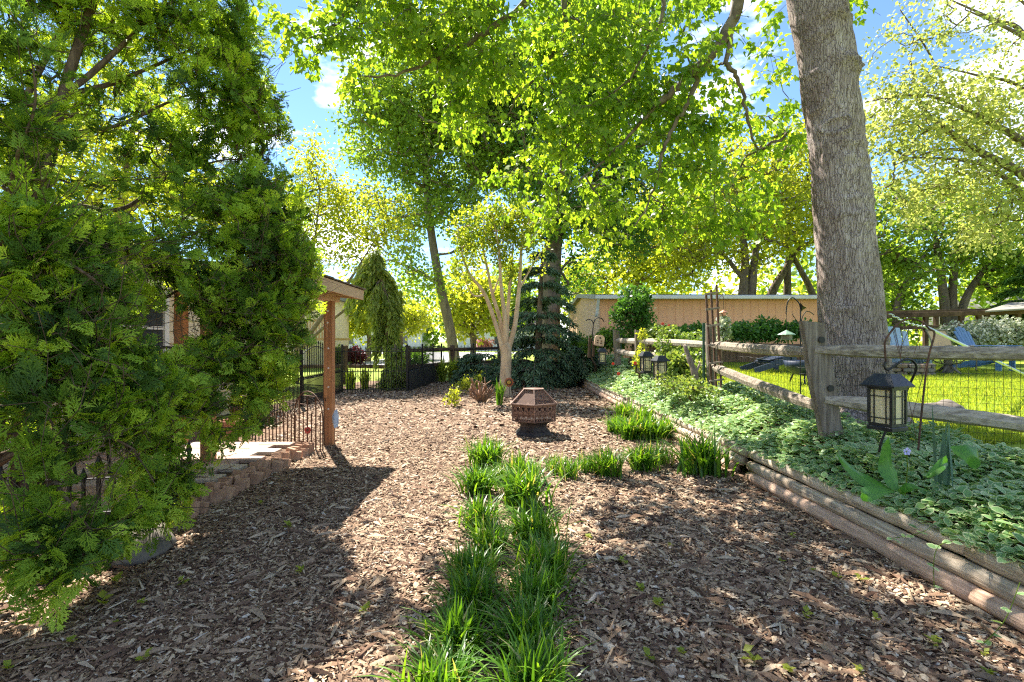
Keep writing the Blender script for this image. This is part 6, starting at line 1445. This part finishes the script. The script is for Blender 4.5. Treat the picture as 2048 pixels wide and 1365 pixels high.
# ================================================================== GROUND COVER, CLUMPS, SHRUBS
VI_TV = [(0, 0, 0), (0, .32, .03), (0, .68, .03), (0, 1, -.05), (-.26, .22, .06), (-.30, .55, .05), (.26, .22, .06), (.30, .55, .05), (-.16, .84, .0), (.16, .84, .0)]
VI_TF = [(0, 1, 4), (4, 1, 2, 5), (5, 2, 3, 8), (0, 6, 1), (6, 7, 2, 1), (7, 9, 3, 2)]
VI_E = [1, 0, 0, 1, 1, 1, 1, 1, 1, 1]
def vinca():
    def patch(name, label, X0, X1, Y0, Y1, dens, lo, hi, hgt):
        n = int((X1 - X0) * (Y1 - Y0) * dens); x = rng.uniform(X0, X1, n); y = rng.uniform(Y0, Y1, n)
        edge = 2.56 - .03 * (y - 2.5) + .06; k = (x > edge + rng.normal(0, .05, n)) & (x < y * 1.25 + .7); x, y, edge = x[k], y[k], edge[k]; n = len(x)
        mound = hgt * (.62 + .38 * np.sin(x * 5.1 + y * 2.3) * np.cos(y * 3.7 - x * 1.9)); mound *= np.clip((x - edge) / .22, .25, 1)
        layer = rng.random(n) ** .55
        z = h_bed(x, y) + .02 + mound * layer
        a = rng.uniform(0, TAU, n); d = np.stack([np.cos(a), np.sin(a) - .35, rng.normal(.05, .28, n)], 1)
        nm = np.stack([rng.normal(0, .38, n), rng.normal(-.2, .38, n), np.ones(n)], 1)
        sz = rng.uniform(lo, hi, n)
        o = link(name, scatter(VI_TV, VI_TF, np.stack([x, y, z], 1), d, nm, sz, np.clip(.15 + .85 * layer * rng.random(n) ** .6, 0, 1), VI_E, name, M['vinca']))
        tag(o, label, 'ground cover', kind='stuff')
    patch('vinca_ground_cover', 'variegated green and cream periwinkle leaves filling the near bed', 2.45, 3.9, 1.9, 4.6, 2900, .045, .082, .2)
    patch('vinca_ground_cover', 'variegated periwinkle leaves along the middle of the log border', 2.4, 3.7, 4.6, 8.5, 2000, .05, .085, .24)
    patch('vinca_ground_cover', 'sunlit pale periwinkle leaves at the far end of the bed', 2.25, 3.4, 8.5, 17.3, 900, .07, .12, .26)
    # trailing runners over the logs
    for k, (pts, lb) in enumerate((([P(1905, 1012, 2.95), P(1850, 1062, 2.75), P(1778, 1078, 2.7)], 'thin periwinkle runner trailing across the logs to a single leaf pair'), ([P(1990, 1090, 2.55), P(1880, 1090, 2.55), P(1868, 1180, 2.5)], 'periwinkle runner hanging straight down over the logs'),
                                   ([P(2040, 1165, 2.4), P(2010, 1240, 2.3), P(1965, 1290, 2.3)], 'periwinkle runner reaching down to the mulch at the corner'))):
        root = empty('vinca_runner', pts[0]); tag(root, lb, 'runner'); b = Vector(pts[0]); s = spline(pts, 8)
        MB().tube([p - b for p in s], .0018, 5).build('stem', M['grassblade'], root)
        q = np.array([tuple(p - b) for p in s[3::3]]); q = np.repeat(q, 2, 0); n = len(q); a = rng.uniform(0, TAU, n)
        link('leaves', scatter(VI_TV, VI_TF, q, np.stack([np.cos(a), np.sin(a), rng.normal(0, .2, n)], 1), rng.normal(0, .3, (n, 3)) + [0, -.4, 1], rng.uniform(.03, .05, n), rng.uniform(.5, 1, n), VI_E, 'leaves', M['vinca']), root)
vinca()

BL_S = 5
def blade_clump(seed, n, L, spread, w):
    """grassy tuft: arching strap leaves from one crown"""
    r = np.random.default_rng(seed); V = []; F = []; val = []
    for i in range(n):
        a = r.uniform(0, TAU); lean = r.uniform(.05, 1.0) ** .8 * spread; l = L * r.uniform(.6, 1.1); b0 = r.normal(0, .05 * spread + .02, 2)
        u = np.array([math.cos(a), math.sin(a)]); s = np.array([-u[1], u[0]]); vv = r.random() * .9 if r.random() > .06 + .10 * (lean > .8 * spread) else 1.0; base = len(V)
        for k in range(BL_S + 1):
            f = k / BL_S; out = lean * l * (f ** 1.5) * .95; up = l * (f - .42 * lean * f ** 2.6); ww = w * (1 - f ** 2.2) * (.7 + .5 * min(f * 3, 1)) * .5 + .0006
            c = np.array([b0[0] + u[0] * out, b0[1] + u[1] * out]); z = up + .004
            V.append((c[0] - s[0] * ww, c[1] - s[1] * ww, z)); V.append((c[0] + s[0] * ww, c[1] + s[1] * ww, z - .15 * ww)); val += [vv, vv]
        for k in range(BL_S): F.append((base + 2*k, base + 2*k + 1, base + 2*k + 3, base + 2*k + 2))
    return np_mesh('blades', V, [np.array(F)], M['lilyturf'], {'v': val}, smooth=True)
def lilyturf():
    big = [blade_clump(100 + k, 230, .38, 1.15, .0185) for k in range(4)]; small = [blade_clump(200 + k, 110, .27, 1.1, .013) for k in range(3)]
    ordn = ['first', 'second', 'third', 'fourth', 'fifth', 'sixth', 'seventh', 'eighth', 'ninth', 'tenth']
    # (px, py of the foot, width in px)
    left = [(880, 1415, 225), (912, 1318, 190), (948, 1238, 165), (948, 1178, 145), (982, 1115, 125), (960, 1062, 125), (955, 990, 112), (972, 940, 112), (1000, 968, 70)]
    right = [(1066, 1425, 225), (1056, 1322, 200), (1070, 1235, 165), (1088, 1168, 185), (1068, 1090, 150), (1050, 1018, 150), (1044, 968, 110)]
    cross = [(1108, 948, 55), (1137, 958, 60), (1177, 945, 60), (1217, 954, 100), (1284, 942, 100), (1324, 930, 60), (1405, 950, 150)]
    back = [(1235, 868, 75), (1262, 880, 85), (1300, 882, 90), (1330, 876, 70), (1250, 840, 70), (1290, 850, 75)]
    G_ = 'lilyturf tufts edging the mulch path'
    k = 0
    def put(px, py, w, lb, meshes):
        nonlocal k
        g = G(px, py); wm = w / FPX * g.y; me = meshes[k % len(meshes)]; k += 1
        root = empty('lilyturf_tuft', (g.x, g.y, .01), rng.uniform(0, 6)); tag(root, lb, 'grass tuft', G_)
        s = wm / (.66 if meshes is big else .40)
        link('blades', me, root, scale=(s, s, s * rng.uniform(1.0, 1.25)))
    for i, q in enumerate(left): put(*q, f'{ordn[i]} lilyturf tuft from the camera in the left column of the double row', big)
    for i, q in enumerate(right): put(*q, f'{ordn[i]} lilyturf tuft from the camera in the right column of the double row', big)
    for i, q in enumerate(cross): put(*q, f'{ordn[i]} lilyturf tuft of the cross row, counted from the double row' if i < 6 else 'large dark lilyturf tuft against the end of the near logs', small if q[2] < 100 else big)
    for i, q in enumerate(back): put(*q, f'{ordn[i if i < 4 else i - 4]} lilyturf tuft from the pit in the {("front" if i < 4 else "rear")} of the sunny patch', big)
lilyturf()

def strap_plant(name, label, base, n, L, spread, w, mat, seed):
    root = empty(name, base); tag(root, label, 'plant'); me = blade_clump(seed, n, L, spread, w); me.materials[0] = M[mat]; link('blades', me, root); return root
strap_plant('iris_clump', 'green iris leaves standing beside the crape myrtle foot', G(1000, 812), 46, .62, .3, .03, 'lilyturf', 301)
strap_plant('daylily_clump', 'bright green arching daylily leaves by the patio behind the rusty fence', G(515, 845), 150, .75, .9, .03, 'grassblade', 302)
strap_plant('daylily_clump', 'second daylily clump half hidden behind the rusty border fence', G(480, 838), 120, .7, .9, .03, 'grassblade', 303)
for k, x in enumerate((885, 905, 925)): strap_plant('daylily_clump', f'strappy green leaves along the far fence, {("left", "middle", "right")[k]} clump of three', Vector(((x - 1024) / FPX * 17.6, 17.6, 0)), 90, .95, .6, .04, 'grassblade', 310 + k)
for k, x in enumerate((700, 730)): strap_plant('fence_lily', f'tall green leaves behind the iron fence, {("left", "right")[k]} of the two', Vector(((x - 1024) / FPX * 14.8, 14.8, 0)), 90, .7, .5, .04, 'grassblade', 320 + k)
b_ = P(1888, 925, 3.3); b_.z = .5
strap_plant('bearded_iris', 'blue green sword leaves standing in the periwinkle near the right edge', b_, 7, .50, .16, .032, 'bluegreen', 331)

def canna():
    root = empty('canna_plant', P(1800, 1000, 2.95)); root.location.z = .36; o = root.location.copy(); tag(root, 'broad leaved canna with tall bright green leaves in the periwinkle', 'plant')
    def leaf(base, tip, side, w, curl=0.0):
        b, t, s = Vector(base) - o, Vector(tip) - o, Vector(side).normalized(); n = 10; V = []; F = []; val = []
        n = 16; d = t - b; nn = d.cross(s).normalized()
        for i in range(n + 1):
            f = i / n; c = b + d * f + nn * curl * math.sin(math.pi * f); ww = w * (math.sin(math.pi * min(1, f ** .75)) ** .8) * .45 * (1 + .05 * math.sin(f * 23)) + .001
            V += [c - s * ww + nn * ww * (.35 + .12 * math.sin(f * 17)), c - s * ww * .5 + nn * ww * .2, c - s * ww * .06, c, c + s * ww * .06, c + s * ww * .5 + nn * ww * .2, c + s * ww + nn * ww * (.35 + .12 * math.sin(f * 13 + 1))]; val += [.1 + .3 * (i % 2), .35 + .25 * (i % 2), .5, 1.0, .5, .45 + .25 * (i % 2), .2 + .3 * (i % 2)]
        for i in range(n):
            for k in range(6): a = i*7 + k; F.append((a, a + 1, a + 8, a + 7))
        me = np_mesh('leaf', [tuple(p) for p in V], [np.array(F)], M['broad'], {'v': val}, smooth=True); link('leaf', me, root)
    leaf(P(1798, 985, 2.95), P(1778, 874, 3.0), (1, .3, .1), .135, .03); leaf(P(1790, 985, 2.95), P(1672, 905, 3.05), (.4, .5, .75), .09, .06)
    leaf(P(1800, 990, 2.95), P(1862, 985, 2.85), (.2, 1, .1), .10, .03); leaf(P(1776, 985, 2.85), P(1724, 985, 2.75), (.3, .5, .7), .10, .05)
    leaf(P(1850, 955, 3.0), P(1895, 925, 3.1), (.5, .6, .5), .13, .05); leaf(P(1962, 930, 3.05), P(1900, 895, 3.05), (.4, .3, .8), .14, -.05); leaf(P(1808, 992, 2.95), P(1798, 978, 2.9), (1, 0, 0), .03)
canna()
def bloom(name, label, c, r, mat, n=5, stem=True):
    root = empty(name, c); tag(root, label, 'flower'); c = Vector(c)
    if stem: MB().tube([(0, .01, -.28), (.01, .005, -.1), (0, 0, 0)], .003, 5).build('stem', M['grassblade'], root)
    for k in range(n):
        a = TAU * k / n + .3; u = Vector((math.cos(a), -.25, math.sin(a))); v = Vector((-math.sin(a), 0, math.cos(a)))
        me = np_mesh('petal', [tuple(p) for p in (u * r * .1, u * r * .7 + v * r * .42, u * r, u * r * .7 - v * r * .42)], [np.array([(0, 3, 2, 1)])], M[mat], {'v': [.2, .8, 1, .6]}); link('petal', me, root)
bloom('periwinkle_flower', 'single violet periwinkle flower right of the canna', P(1813, 903, 3.1), .026, 'violet_bloom')
for k, (x, y, Y, lb) in enumerate(((1270, 727, 9.6, 'deep red bloom left of the upper lantern'), (1237, 748, 9.8, 'red bloom low in the sunlit periwinkle'), (1226, 728, 11.5, 'small faded red bloom right of the farthest lantern'), (1325, 648, 12.0, 'red rose on top of the bush before the shed'), (1338, 652, 12.0, 'second red rose beside the topmost one'))):
    bloom('red_flower', lb, P(x, y, Y), .036, 'red_bloom', 7)

def shrub(name, label, E, n, per, spread, leaf, mat, base=None, cat='shrub', stem=True, hang=.1, bark='twig'):
    c = E[0][0]; b = Vector(base) if base else Vector((c[0], c[1], lz(c[0], c[1]) if c[0] > 3.4 else .3))
    root = empty(name, b); tag(root, label, cat); T = in_ellipsoids(E, n, .15)
    if stem:
        pos, par, r, nt, tips = grow([tuple(b), tuple(b + Vector((0, 0, .15)))], [.03, .03], T, .004, upen=1.0)
        V, F = limbs_vf(pos, par, r, nt, 4); link('stems', np_mesh('stems', V - np.array(b), [F], M[bark]), root)
    lp_, d, nm, v = leaf_cloud(T, per, spread, hang)
    link('foliage', scatter(Q_TV, Q_TF, lp_ - np.array(b), d, nm, rng.uniform(.7, 1.3, len(lp_)) * leaf, v, None, 'foliage', M[mat]), root)
shrub('upright_shrub', 'tall vase shaped green shrub in front of the peach shed', [EL(1268, 605, 13.2, 32, 38, .45), EL(1250, 635, 13.2, 22, 30, .35), EL(1285, 630, 13.2, 22, 35, .35), EL(1265, 660, 13.2, 18, 25, .3)], 110, 40, .16, .085, 'ivy', base=(3.2, 13.2, .45), hang=-.2)
iv = [(1305, 668, 18, 14), (1345, 672, 22, 14), (1390, 668, 24, 14), (1470, 664, 26, 12), (1505, 668, 22, 12), (1530, 658, 20, 16), (1565, 665, 26, 12), (1610, 664, 26, 12)]
shrub('ivy_hedge', 'ivy covered bank along the foot of the peach shed', [EL(x, y, 15.2, rx, ry, .5) for x, y, rx, ry in iv], 220, 34, .2, .11, 'ivy', base=(6.0, 15.2, .8))
MB_reed = MB()
rw = empty('reed_screen', (4.2, 15.6, .7)); tag(rw, 'low reddish brown reed screen under the ivy bank', 'screen')
rd = MB().box((0, -.012, 0), (.05, .012, .62)).mesh('reed', M['reed'])
for k in range(110): link('reed', rd, rw, loc=(k * .056, rng.uniform(-.01, .01), 0))
lgw = MB().tube([P(1450, 690, 14.6), P(1520, 692, 14.6), P(1620, 694, 14.6)], .07, 8); tag(lgw.build('fallen_log', M['far_rail_wood'], smooth=True), 'dark horizontal log below the ivy bank', 'log')
shrub('rose_bush', 'pale leaved rose bush behind the top rail', [EL(1325, 668, 12.0, 26, 16, .35), EL(1350, 680, 11.8, 30, 14, .35), EL(1390, 682, 11.6, 24, 12, .3)], 60, 30, .15, .08, 'rose', base=(3.7, 12, .6))
shrub('vine_thicket', 'tangled leafy vine growing between the two rails of the far fence bay', [EL(1380, 715, 9.2, 22, 22, .3), EL(1350, 730, 9.2, 26, 24, .3), EL(1330, 700, 10, 20, 20, .3), EL(1400, 740, 8.6, 16, 22, .25)], 80, 34, .13, .07, 'rose', base=(3.1, 9.2, .45))
shrub('honeysuckle_vine', 'thin yellow green vine climbing the third fence post', [EL(1284, 690, 11.2, 6, 28, .12), EL(1278, 720, 11.0, 10, 14, .15)], 30, 18, .09, .06, 'lime', base=(2.85, 11.2, .45))
shrub('corner_shrub', 'dark green shrub at the shed corner behind the bird box', [EL(1225, 680, 15, 26, 16, .5), EL(1145, 690, 17, 24, 18, .6), EL(1185, 690, 15.5, 18, 14, .4)], 90, 34, .2, .1, 'darkleaf', base=(2.6, 15.5, .3))
shrub('dusty_plant', 'silvery white plant standing behind the trellis', [EL(1446, 650, 10, 7, 22, .12), EL(1449, 668, 10, 9, 10, .12)], 20, 20, .1, .08, 'white_bloom', base=(4.2, 10, .6), hang=-.3)
shrub('white_bush', 'white flowering bush behind the blue adirondack chair', [EL(1950, 668, 14.8, 40, 20, .8), EL(2000, 665, 14.8, 34, 20, .8), EL(1915, 672, 14.8, 24, 14, .6), EL(2030, 680, 14.6, 24, 16, .6)], 150, 40, .25, .09, 'white_bloom')
shrub('sunny_weeds', 'yellow green leafy weeds lit by sun under the lower rail', [EL(1365, 772, 7.6, 36, 12, .3), EL(1400, 780, 7.2, 24, 12, .3), EL(1335, 765, 8.2, 20, 12, .3)], 60, 24, .12, .05, 'rose', base=(2.75, 7.6, .4))
for k, (x, y, lb) in enumerate(((925, 770, 'pale green seedling shrub by the pruned stump, nearer the fence'), (905, 795, 'small loose seedling shrub left of the pruned stump'), (950, 765, 'leafy young shrub just behind the pruned stump'))):
    g = G(x, y + 20); shrub('young_shrub', lb, [EL(x, y, g.y, 16, 14, .2), EL(x + 6, y - 12, g.y, 10, 10, .15)], 16, 16, .09, .06, 'lime', base=tuple(g))
g = P(712, 710, 40); shrub('plum_bush', 'round dark red bush on the far lawn seen through the iron fence', [EL(711, 713, 30, 16, 11, .7)], 50, 36, .3, .16, 'plum', base=(-9.4, 30, 0))
shrub('street_bush', 'round green bush left of the dark red one on the far lawn', [EL(682, 712, 31, 14, 12, .7)], 50, 36, .3, .16, 'oak', base=(-10.6, 31, 0))
shrub('azalea_bush', 'pink flowering azalea far behind the crape myrtle', [EL(970, 688, 34, 14, 5, .6)], 24, 36, .25, .16, 'pink_bloom', base=(-1.8, 34, 0))
shrub('clipped_hedge', 'clipped dark hedge beyond the far rail fence', [EL(830, 716, 30, 26, 10, .8), EL(800, 714, 31, 20, 10, .8)], 70, 36, .35, .17, 'darkleaf', base=(-5.8, 30, 0))

# grass on the lawn
def lawn_grass(name, label, X0, X1, Y0, Y1, n, lo, hi):
    x = rng.uniform(X0, X1, n); y = Y0 + (Y1 - Y0) * rng.random(n) ** 1.3; k = x < y * 1.1 + .5; x, y = x[k], y[k]; n = len(x)
    z = LAWN_Z + .028 * np.clip(y - 5, 0, 12.5) - .06 * np.clip(4.2 - x, 0, 1) - .01
    d = np.stack([rng.normal(0, .35, n), rng.normal(0, .35, n), np.ones(n)], 1)
    o = link(name, scatter([(-.09, 0, 0), (.09, 0, 0), (0.0, 1, .12)], [(0, 1, 2)], np.stack([x, y, z], 1), d, rng.normal(0, 1, (n, 3)), rng.uniform(lo, hi, n), rng.random(n), None, name, M['grassblade']))
    tag(o, label, 'grass', kind='stuff')
lawn_grass('lawn_grass', 'bright sunlit lawn grass beyond the rail fence', 3.55, 12, 4.6, 14.5, 110000, .045, .095)

# seedlings in the mulch
def seedlings():
    def leafset(seed):
        r = np.random.default_rng(seed); n = 6; a = r.uniform(0, TAU, n); p = np.stack([r.normal(0, .006, n), r.normal(0, .006, n), r.uniform(.012, .035, n)], 1)
        d = np.stack([np.cos(a), np.sin(a), r.uniform(.1, .7, n)], 1); nm = np.tile([[0, 0, 1.0]], (n, 1)) + r.normal(0, .2, (n, 3))
        return scatter(Q_TV, Q_TF, p, d, nm, r.uniform(.022, .045, n), r.uniform(.5, 1, n), None, 'leaves', M['grassblade'])
    ms = [leafset(k) for k in range(4)]
    L = [(532, 1072), (575, 1062), (365, 1178), (283, 1098 + 120), (233, 1255), (147, 1295), (205, 1220), (232, 1176), (600, 1155), (520, 1015), (20, 1350), (290, 1330), (730, 1235)]
    Rr = [(1612, 1245), (1675, 1165), (1725, 1170), (1625, 1150), (1755, 1250), (1870, 1300), (1970, 1320), (1975, 1360), (1500, 1335), (1580, 1355), (1340, 1100), (1280, 1190), (1320, 1225), (1565, 1130), (1300, 1330), (1367, 1318), (1180, 1085), (1245, 1135), (1720, 1360), (1585, 1080)]
    words = 'nearest second third fourth fifth sixth seventh eighth ninth tenth eleventh twelfth thirteenth fourteenth fifteenth sixteenth seventeenth eighteenth nineteenth twentieth'.split()
    for pts, lb0, gp in ((L, 'weed seedling in the dark mulch left of the double row', 'weed seedlings left of the double row'), (Rr, 'weed seedling in the chips between double row and logs', 'weed seedlings right of the double row')):
        for k, (x, y) in enumerate(sorted(pts, key=lambda q: -q[1])):
            lb = words[k] + ' ' + lb0 + ', counted from the camera'
            g = G(x, y); o = link('weed_seedling', ms[k % 4], None, loc=(g.x, g.y, .012), rot=(0, 0, rng.uniform(0, 6))); s = rng.uniform(.6, 1.5); o.scale = (s, s, s); tag(o, lb, 'seedling', gp)
seedlings()
